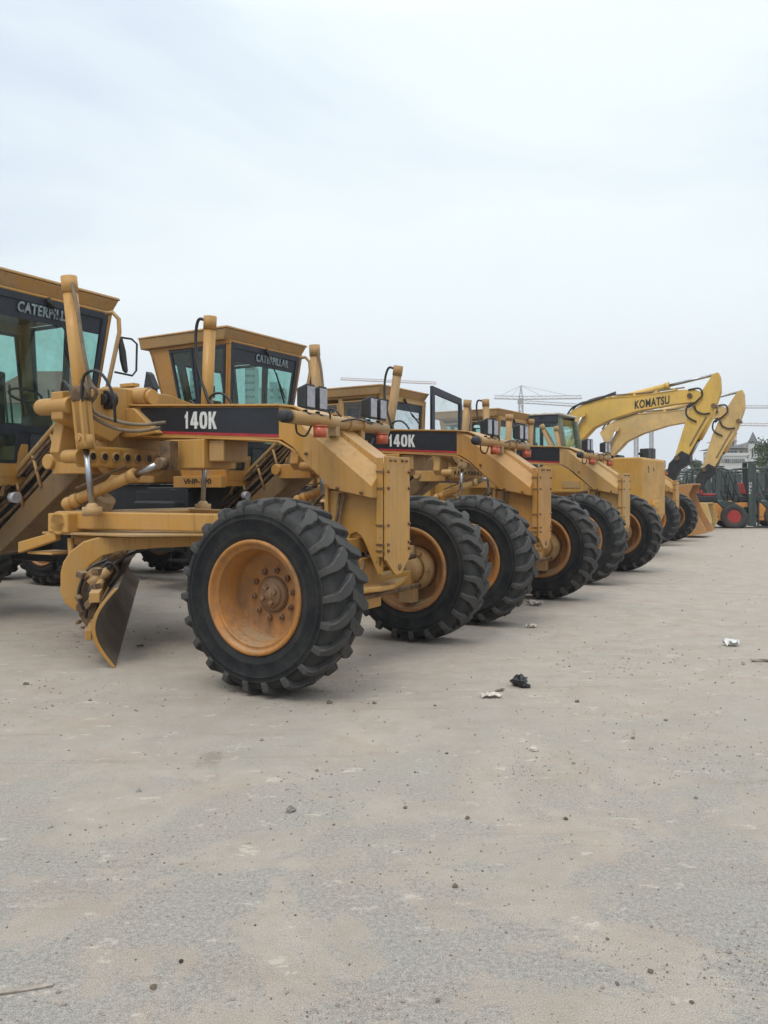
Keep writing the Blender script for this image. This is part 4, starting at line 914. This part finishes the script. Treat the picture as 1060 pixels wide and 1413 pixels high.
# ------------------------------------------------------------------ background buildings
def pz(v, z): return EYE+(HOR-v)/F_PX*z
z = 90.0; x0, _ = at(988, z); x1, _ = at(1032, z)
g = thing('white_building', 'low white flat-roofed building with a row of dark characters along its parapet', 'building', ((x0+x1)/2, z, 0))
w = (x1-x0)/2; top = pz(625, z)
b = MB(); b.box(-w, w, 0, 3, 0, top-.35); b.build('wall', 'mat_wall', g); b = MB(); b.box(-w-.1, w+.1, -.1, 3.1, top-.34, top); b.build('parapet', 'mat_wall', g, .02)
b = MB(); rr = random.Random(2)
for k in range(12):
    cx = -w*.62+k*w*1.35/11
    for q in range(3): b.box(cx-.09, cx+.09, -.16, -.12, top-1.05+.16*q, top-1.0+.16*q)
    b.box(cx-.02+rr.uniform(-.05, .05), cx+.02, -.165, -.125, top-1.1, top-.65)
b.build('sign_characters', 'frameblue', g)
b = MB()
for k in range(3): b.box(-w+.5+k*1.3, -w+1.3+k*1.3, -.03, .0, .4, 2.0)
b.build('window', 'mat_win', g)
b = MB(); b.tube([(-w-.2, -.3, 0), (-w-.2, -.3, top+.3)], .08, 8); b.build('downpipe', 'white', g)

z = 150.0; k = z/F_PX
def vx(u): return (u-1039)*k
g = thing('turret_house', 'beige stone villa with grey hipped roofs and a pointed turret', 'house', ((1039-530)*k, z, 0))
def hip(name, par, u0, u1, vb, vt, d0=0, d1=10, ov=.6):
    x0, x1 = vx(u0)-ov, vx(u1)+ov; zb, zt = pz(vb, z), pz(vt, z); cx = (x0+x1)/2; rw = max(.2, (x1-x0)/2-(d1-d0)/2)
    b = MB(); b.add([(x0, d0-ov, zb), (x1, d0-ov, zb), (x1, d1+ov, zb), (x0, d1+ov, zb), (cx-rw, (d0+d1)/2, zt), (cx+rw, (d0+d1)/2, zt)], [(0, 1, 5, 4), (1, 2, 5), (2, 3, 4, 5), (3, 0, 4), (0, 3, 2, 1)]); return b.build(name, 'mat_roof', par)
b = MB(); b.box(vx(1006), vx(1033), 1, 12, 0, pz(620, z)); b.box(vx(1033), vx(1072), 2, 12, 0, pz(613.5, z)); b.box(vx(1008), vx(1023), 3, 9, pz(620, z), pz(605.5, z)); wo = b.build('wall', 'mat_beige', g)
hip('roof', g, 1004, 1033, 618, 611, 1, 12); hip('roof', g, 1007, 1023, 607.5, 602, 3, 9); hip('roof', g, 1045, 1072, 613.5, 606.5, 2, 12)
b = MB()
n = 8; r_ = 6.2*k
b.lathe([(r_, 0), (r_, pz(611.5, z))], (0, 0, 0), 'Z', n, smooth=False); tu = b.build('turret', 'mat_wall', g)
b = MB(); b.lathe([(r_*1.18, pz(611.5, z)), (.02, pz(595.5, z))], (0, 0, 0), 'Z', n, smooth=False); b.build('spire', 'mat_roof', tu)
def win(par, xc, yc, zc_, w_, h_): 
    b = MB(); b.box(xc-w_, xc+w_, yc-.06, yc, zc_-h_, zc_+h_); b.build('window', 'mat_win', par)
for dx in (-.38, 0, .38): win(tu, dx*r_*1.5, -r_*.93-.05, pz(623, z), .14, .55)
for u in (1011, 1016, 1020): win(wo, vx(u), 2.98, pz(610, z), .25, .3)
for u in (1008, 1013, 1018, 1026, 1048, 1053, 1058): 
    win(wo, vx(u), .98 if u < 1030 else 1.98, pz(625, z), .28, .45)
    win(wo, vx(u), .98 if u < 1030 else 1.98, pz(636, z), .28, .45)
# apartment blocks far away, seen through the cab windows
def block(label, u0, u1, v, z, fl, dep=14):
    k = z/F_PX; w_ = (u1-u0)/2*k; g = thing('apartment_block', label, 'building', (((u0+u1)/2-530)*k, z, 0), 0, 'hazy apartment blocks on the skyline')
    H = pz(v, z); b = MB(); b.box(-w_, w_, 0, dep, 0, H); b.box(-w_*.3, w_*.3, 4, 9, H, H+3.5); wo = b.build('wall', 'mat_tower', g)
    n = max(3, int(w_*2/4.0)); b = MB()
    for r in range(fl):
        for c in range(n): 
            xc = -w_+(c+.5)*2*w_/n; zc_ = (r+.6)*H/fl; b.box(xc-.75, xc+.75, -.1, 0, zc_-.7, zc_+.7)
    b.build('windows', 'mat_win', wo)['kind'] = 'stuff'
block('hazy apartment block seen through the rear side window of the second grader cab', 228, 252, 522, 420, 16)
block('taller hazy apartment block beside the lift cylinder of the second grader', 262, 286, 511, 460, 19)
block('hazy apartment block seen low through the windscreen of the second grader cab', 338, 352, 505, 460, 18)
block('broad hazy apartment block seen through the windscreen centre of the second grader', 358, 392, 535, 420, 15)
block('small hazy tower block at the far left seen through the nearest cab', 20, 60, 560, 400, 11)
def farhouse(label, u0, u1, v, z):
    k = z/F_PX; w_ = (u1-u0)/2*k; g = thing('red_roofed_house', label, 'house', (((u0+u1)/2-530)*k, z, 0)); H = pz(v, z)
    b = MB(); b.box(-w_, w_, 0, 9, 0, H*.72); b.build('wall', 'mat_beige', g)
    b = MB(); b.add([(-w_-.5, -.5, H*.72), (w_+.5, -.5, H*.72), (w_+.5, 9.5, H*.72), (-w_-.5, 9.5, H*.72), (-w_*.6, 4.5, H), (w_*.6, 4.5, H)], [(0, 1, 5, 4), (1, 2, 5), (2, 3, 4, 5), (3, 0, 4), (0, 3, 2, 1)]); b.build('roof', 'mat_redroof', g)
farhouse('house with a dull red roof seen through the windows of the nearest cab', -30, 112, 500, 60)
# far skyline behind the yard, right
for u0, u1, v, lb in ((845, 862, 652, 'small pale block on the skyline left of the tower crane masts'), (903, 915, 650, 'small pale block on the skyline right of the crane masts'), (945, 958, 648, 'small pale block on the skyline between arm and trees')):
    block(lb, u0, u1, v, 500, 5)

# ------------------------------------------------------------------ tower cranes
def crane(label, u, vtop, z, jibs, vbot=676, mw=1.15, mat='crane', apex=True):
    k = z/F_PX; g = thing('tower_crane', label, 'tower crane', ((u-530)*k, z, 0), 0, 'tower cranes on the skyline')
    H = pz(vtop, z); jz = [pz(j[2], z) for j in jibs]; mh = max(jz) if jz else H; th = .008*z/25+.03
    b = MB(); s = mw/2; t = th
    for sx in (-1, 1):
        for sy in (-1, 1): b.box(sx*s-t, sx*s+t, sy*s-t, sy*s+t, 0, mh)
    n = int(mh/(mw*1.2)); 
    for i in range(n):
        z0, z1 = i*mh/n, (i+1)*mh/n; a, c = (-s, s) if i % 2 else (s, -s)
        for sy in (-1, 1): b.tube([(a, sy*s, z0), (c, sy*s, z1)], t*.7, 4, smooth=False)
        b.box(-s, s, -s-t, -s+t, z1-t, z1+t)
    b.build('mast', mat, g)
    if apex:
        b = MB(); 
        for sx in (-1, 1): b.tube([(sx*s, 0, mh), (0, 0, H)], t*1.3, 4, smooth=False)
        for q in range(1, 5): f = q/5; b.box(-s*(1-f), s*(1-f), -t, t, mh+(H-mh)*f-t, mh+(H-mh)*f+t)
        b.box(-1.0, .5, -.6, .6, mh-1.6, mh-.1); b.build('apex', mat, g)
    for (u0, u1, v0, v1) in jibs:
        x0, x1, za, zb = (u0-u)*k, (u1-u)*k, pz(v0, z), pz(v1, z); b = MB(); hh = .95
        b.tube([(x0, -.6, za), (x1, -.6, zb)], t, 4, smooth=False); b.tube([(x0, .6, za), (x1, .6, zb)], t, 4, smooth=False); b.tube([(x0, 0, za+hh), (x1, 0, zb+hh)], t, 4, smooth=False)
        m_ = max(4, int(abs(x1-x0)/2.2))
        for i in range(m_):
            f0, f1, fm = i/m_, (i+1)/m_, (i+.5)/m_
            L_ = lambda f, y_, dz: (x0+(x1-x0)*f, y_, za+(zb-za)*f+dz)
            b.tube([L_(f0, -.6, 0), L_(fm, 0, hh)], t*.55, 4, smooth=False); b.tube([L_(fm, 0, hh), L_(f1, -.6, 0)], t*.55, 4, smooth=False)
        jo = b.build('jib', mat, g)
        if apex:
            b = MB(); 
            for f in (.35, .8): b.tube([(0, 0, H), (x0+(x1-x0)*f if abs(x1) > abs(x0) else x1+(x0-x1)*f, 0, za+(zb-za)*f+hh)], t*.5, 4, smooth=False)
            b.build('tie_cable', mat, jo)
crane('tower crane with a long level jib and pointed apex above the far grader cabs', 719, 532, 260, [(682, 719, 550, 551), (719, 803, 551, 550)])
crane('tower crane mast standing alone left under the lettered boom', 878, 586, 300, [(878, 720, 566, 556)], apex=False)
crane('tower crane mast second from left under the boom, nearest the arm', 899, 580, 340, [(899, 1075, 563, 563), (899, 830, 563, 566)], apex=False)
crane('tower crane whose jib crosses the sky above the turret house', 1013, 585, 320, [(1013, 1080, 587, 588)], apex=False, mat='cranered')
crane('distant red crane jib showing just over the low cab roof', 444, 520, 380, [(470, 602, 524, 530)], apex=False, mat='cranered')

# ------------------------------------------------------------------ trees
def tree(label, px, z, v, wpx, seed, group='trees beyond the yard', clumps=26, leaves=90):
    rr = random.Random(seed); k = z/F_PX; H = pz(v, z); Wd = wpx*k/2
    g = thing('tree', label, 'tree', ((px-530)*k, z, 0), 0, group)
    b = MB(); b.tube([(0, 0, 0), (.1, 0, H*.3), (0, .1, H*.55), (.05, .05, H*.8)], [H*.028, H*.022, H*.014, H*.005], 8)
    for q in range(7):
        a = rr.uniform(0, 6.28); z0 = H*rr.uniform(.25, .6); b.tube([(0, 0, z0), (Wd*.35*math.cos(a), Wd*.35*math.sin(a), z0+H*.12), (Wd*.65*math.cos(a), Wd*.65*math.sin(a), z0+H*.22)], [H*.011, H*.007, H*.003], 5)
    b.build('trunk', 'bark', g)
    vs, fs = [], []; ls = max(.10, 1.6*k)
    for c in range(clumps):
        a = rr.uniform(0, 6.28); rad = Wd*math.sqrt(rr.random())*.85; zz = H*rr.uniform(.3, .93); f = 1-abs((zz/H)-.58)/.5; rad *= max(.25, f)
        c0 = Vector((rad*math.cos(a), rad*math.sin(a), zz)); cr = Wd*rr.uniform(.16, .32)
        for l in range(leaves):
            p = c0+Vector((rr.gauss(0, 1), rr.gauss(0, 1), rr.gauss(0, .75)))*cr*.6
            p.z = min(p.z, H)
            u = Vector((rr.uniform(-1, 1), rr.uniform(-1, 1), rr.uniform(-1, 1))).normalized(); w_ = u.cross(Vector((rr.random(), rr.random(), rr.random()))).normalized()
            o = len(vs); vs += [p-u*ls, p+w_*ls*.55, p+u*ls, p-w_*ls*.55]; fs.append((o, o+1, o+2, o+3))
    me = bpy.data.meshes.new('crown'); me.from_pydata(vs, [], fs); me.materials.append(M['leaf']); link('crown', me, g)
tree('leafy tree at the right edge in front of the turret house', 1062, 62, 600, 62, 1, clumps=40)
tree('rounded dark tree left of the white building, behind the excavator arms', 962, 80, 634, 42, 2)
tree('tree seen under the lettered boom left of the crane masts', 868, 90, 638, 40, 3)
tree('tree seen between the square front block and the excavator arm', 922, 90, 648, 44, 4)
tree('small tree right of the excavator arms in front of the white building', 984, 95, 650, 30, 5)
tree('low tree below the boom right of the crane masts', 895, 100, 653, 30, 6)
for i, (px, z, v) in enumerate(((820, 110, 655), (760, 110, 650), (700, 105, 652), (640, 110, 650), (570, 110, 652), (500, 110, 650), (430, 105, 652), (360, 100, 650), (290, 110, 652), (220, 100, 650), (150, 100, 652), (60, 95, 650), (-20, 90, 650))):
    tree('tree in the far belt behind the parked machines, '+('mostly hidden by the graders' if px < 800 else 'left of the boom gap'), px, z, v, 76, 20+i, 'tree belt behind the machines', 20, 60)

# ------------------------------------------------------------------ ground, loose gravel, litter
b = MB(); n = 60
me = bpy.data.meshes.new('ground'); bm = bmesh.new(); bmesh.ops.create_grid(bm, x_segments=1, y_segments=1, size=600); bm.to_mesh(me); bm.free(); me.materials.append(M['ground'])
gr = link('ground', me); gr['kind'] = 'structure'; gr.location = (0, 0, 0)
def gpt(u, v): z = F_PX*EYE/(v-HOR); return ((u-530)/F_PX*z, z)
def rock(mb, x, y, r, rr, flat=.6):
    n1, n2 = 5, 4; vs = []; 
    for i in range(n2+1):
        ph = math.pi*i/n2
        for j in range(n1):
            a = 2*math.pi*j/n1+rr.random()*.4; q = r*rr.uniform(.7, 1.15)
            vs.append((x+q*math.sin(ph)*math.cos(a), y+q*math.sin(ph)*math.sin(a), r*flat*.55+q*math.cos(ph)*flat))
    fs = [(i*n1+j, i*n1+(j+1) % n1, (i+1)*n1+(j+1) % n1, (i+1)*n1+j) for i in range(n2) for j in range(n1)]
    mb.add(vs, fs)
rr = random.Random(11); b = MB()
CL = [(820, 980, 120, 50), (900, 915, 90, 12), (60, 965, 90, 18), (740, 1060, 60, 25), (980, 1050, 60, 30), (430, 1100, 60, 30), (200, 1180, 80, 25), (900, 1340, 70, 30), (1030, 1340, 40, 25), (420, 955, 60, 15), (600, 1230, 60, 40), (160, 880, 60, 8), (520, 1385, 90, 20)]
for i in range(6000):
    u, v = rr.uniform(-60, 1120), 735+700*(rr.random()**1.25)
    if rr.random() < .55: q = rr.choice(CL); u = rr.gauss(q[0], q[2]); v = max(760, rr.gauss(q[1], q[3]))
    x, y = gpt(u, v); s = (.0016+.0044*rr.random()**4)*(y/3.2)**.7
    if rr.random() < .035: s *= 2.3
    b.cur = rr.choice((0, 1, 2, 2, 2)); rock(b, x, y, s, rr)
go = b.build('loose_gravel', ['stone', 'clod', 'pebble'], None); tag(go, 'loose grit and small stones scattered over the packed dirt yard', 'gravel', None, 'stuff')
def single(name, u, v, r, mat, label, cat, seed, flat=.7):
    r = r*.72 if mat in ('clod', 'hose', 'stone') and r < .03 else r
    x, y = gpt(u, v); q = MB(); r2 = random.Random(seed)
    n1, n2 = 11, 8; vs = []
    for i in range(n2+1):
        ph = math.pi*i/n2
        for j in range(n1):
            a = 2*math.pi*j/n1; w_ = r*(1+.22*math.sin(3*a+seed)+.14*math.sin(5*ph+a*2)+r2.uniform(-.13, .13)); vs.append((w_*math.sin(ph)*math.cos(a), w_*math.sin(ph)*math.sin(a), r*flat*.8+w_*math.cos(ph)*flat))
    q.add(vs, [(i*n1+j, i*n1+(j+1) % n1, (i+1)*n1+(j+1) % n1, (i+1)*n1+j) for i in range(n2) for j in range(n1)])
    o = q.build(name, mat); o.location = (x, y, 0); tag(o, label, cat); return o
single('rock', 401, 1120, .026, 'stone', 'pale grey rock lying alone in the foreground left of centre', 'rock', 1)
single('rock', 454, 971, .024, 'clod', 'brown clod of earth just in front of the nearest tyre', 'rock', 2)
single('rock', 628, 1224, .013, 'clod', 'small brown pebble in the foreground right of centre', 'rock', 3)
single('rock', 737, 1036, .020, 'paper', 'whitish pebble below the black plastic bag', 'rock', 4)
single('rock', 212, 1364, .012, 'clod', 'small dark stone near the bottom left', 'rock', 5)
single('rock', 250, 1328, .009, 'hose', 'tiny black chip on the ground near the bottom left', 'rock', 6)
single('rock', 898, 1342, .011, 'clod', 'small dark stone near the bottom right', 'rock', 7)
single('rock', 645, 1130, .013, 'clod', 'dark pebble in mid foreground right of centre', 'rock', 8)
single('rock', 35, 945, .02, 'clod', 'dark clod at the far left of the bare ground', 'rock', 9)
single('rock', 960, 1102, .012, 'stone', 'grey pebble at the right of the foreground', 'rock', 10)
single('plastic_bag', 718, 947, .058, 'bag', 'crumpled black plastic bag lying on the dirt', 'plastic bag', 12, .75)
single('plastic_bag', 725, 949, .03, 'bag', 'torn scrap of black plastic against the crumpled black bag', 'plastic scrap', 15, .6)
def scrap(u, v, w_, d_, rot, label, name='paper_scrap', mat='paper', bend=.02):
    x, y = gpt(u, v); q = MB(); n = 6; vs = []; r2 = random.Random(int(u))
    for i in range(n+1):
        for j in range(3):
            jt = .01 if bend > 0 else .002; vs.append(((i/n-.5)*w_+r2.uniform(-jt, jt), (j/2-.5)*d_*(1-.5*abs(i/n-.5))+r2.uniform(-jt, jt), .006+max(0, bend)*abs(math.sin(i*1.3+j))))
    fs = [(i*3+j, i*3+j+1, (i+1)*3+j+1, (i+1)*3+j) for i in range(n) for j in range(2)]
    q.add(vs, fs); o = q.build(name, mat); m = o.modifiers.new('Solidify', 'SOLIDIFY'); m.thickness = .004; o.location = (x, y, 0); o.rotation_euler = (0, 0, rot); tag(o, label, 'litter'); return o
scrap(678, 962, .13, .09, .1, 'flat beige scrap of cardboard left of the black plastic bag')
scrap(738, 835, .16, .2, .3, 'pale crumpled paper beside the third tyre', bend=.05)
scrap(733, 866, .10, .08, 0, 'small white paper scrap right of the second tyre', bend=.03)
scrap(1009, 891, .13, .13, .2, 'white crumpled plastic wrapper near the right edge', 'plastic_wrapper', 'white', .05)
scrap(1062, 913, .30, .05, 0, 'thin brown stick-like strip at the right edge', 'strip', 'clod', .01)
scrap(690, 954, .10, .02, .8, 'thin dark twig beside the cardboard scrap', 'twig', 'clod', .01)
scrap(34, 1366, .15, .020, .28, 'white chalky smear at the bottom left corner', 'chalk_smear', 'pebble', -.006)
scrap(193, 893, .06, .05, .5, 'dark leaf fragment on the ground right of the moldboard', 'leaf', 'hose', .01)

hz_ = MB(); hz_.box(-615, 615, -615, 615, -1, 62); me = hz_.mesh('haze', [])
hm = bpy.data.materials.new('pale_air'); hm.use_nodes = True; hn = hm.node_tree; hn.nodes.clear()
ho_ = N(hn, 'ShaderNodeOutputMaterial'); hv = N(hn, 'ShaderNodeVolumePrincipled'); hv.inputs['Color'].default_value = (.93, .96, 1, 1); hv.inputs['Density'].default_value = .0009; hv.inputs['Anisotropy'].default_value = 0
hn.links.new(hv.outputs[0], ho_.inputs['Volume']); me.materials.append(hm)
hzo = link('haze', me); hzo['kind'] = 'stuff'; hzo['label'] = 'thin pale haze in the air over the whole yard'; hzo['category'] = 'haze'

# ------------------------------------------------------------------ sky, sun, camera
SUN_EL, SUN_AZ = 58, -150      # soft sun through cloud, from above and behind the camera's left
wd = bpy.data.worlds.new('World'); SC.world = wd; wd.use_nodes = True; nt = wd.node_tree; nt.nodes.clear()
out = N(nt, 'ShaderNodeOutputWorld'); bg = N(nt, 'ShaderNodeBackground'); nt.links.new(bg.outputs[0], out.inputs[0])
sky = nt.nodes.new('ShaderNodeTexSky'); sky.sky_type = 'NISHITA'; sky.sun_disc = False; sky.sun_elevation = R(SUN_EL); sky.sun_rotation = R(180+30); sky.air_density = 1; sky.dust_density = 4
tc = nt.nodes.new('ShaderNodeTexCoord'); mp = nt.nodes.new('ShaderNodeMapping'); mp.inputs['Scale'].default_value = (1, 1, 2.6); mp.inputs['Rotation'].default_value = (0, .25, 0); nt.links.new(tc.outputs['Generated'], mp.inputs[0])
n1 = N(nt, 'ShaderNodeTexNoise', Scale=1.15, Detail=5, Roughness=.5, Distortion=.4); nt.links.new(mp.outputs[0], n1.inputs['Vector'])
cl = ramp(nt, n1.outputs['Fac'], [(.36, (6.9, 7.9, 9.2)), (.46, (7.9, 8.9, 10.0)), (.55, (9.1, 10.1, 10.6)), (.64, (10.0, 10.8, 11.0))])
sp = nt.nodes.new('ShaderNodeSeparateXYZ'); nt.links.new(tc.outputs['Generated'], sp.inputs[0])
hz = ramp(nt, sp.outputs['Z'], [(0.0, (.9, .9, .9)), (.22, (.15, .15, .15)), (.5, (0, 0, 0))])
c = mixc(nt, hz, cl, (8.3, 8.8, 9.4))
zen = ramp(nt, sp.outputs['Z'], [(.5, (1, 1, 1)), (.8, (1.9, 1.85, 1.8))])
c = mixc(nt, 1.0, c, zen, 'MULTIPLY')
c = mixc(nt, .06, c, sky.outputs[0])
nt.links.new(c, bg.inputs[0]); bg.inputs[1].default_value = .1
sun = bpy.data.lights.new('Sun', 'SUN'); sun.energy = 1.2; sun.angle = R(25); sun.color = (1, .94, .85)
so = bpy.data.objects.new('sun', sun); COL.objects.link(so); so.rotation_euler = (R(90-SUN_EL), 0, R(-30)); so.location = (-5, -5, 20)

cam = bpy.data.cameras.new('Camera'); co = bpy.data.objects.new('camera', cam); COL.objects.link(co)
co.location = (0, 0, EYE); co.rotation_euler = (R(90), 0, 0)
cam.sensor_fit = 'VERTICAL'; cam.sensor_height = 36; cam.lens = 36*F_PX/1413; cam.shift_y = (HOR-706.5)/1413; cam.clip_end = 3000; cam.clip_start = .05
SC.camera = co
SC.view_settings.view_transform = 'Standard'; SC.view_settings.look = 'None'; SC.view_settings.gamma = 1; SC.view_settings.exposure = .04
SC.cycles.max_bounces = 8; SC.cycles.transparent_max_bounces = 24
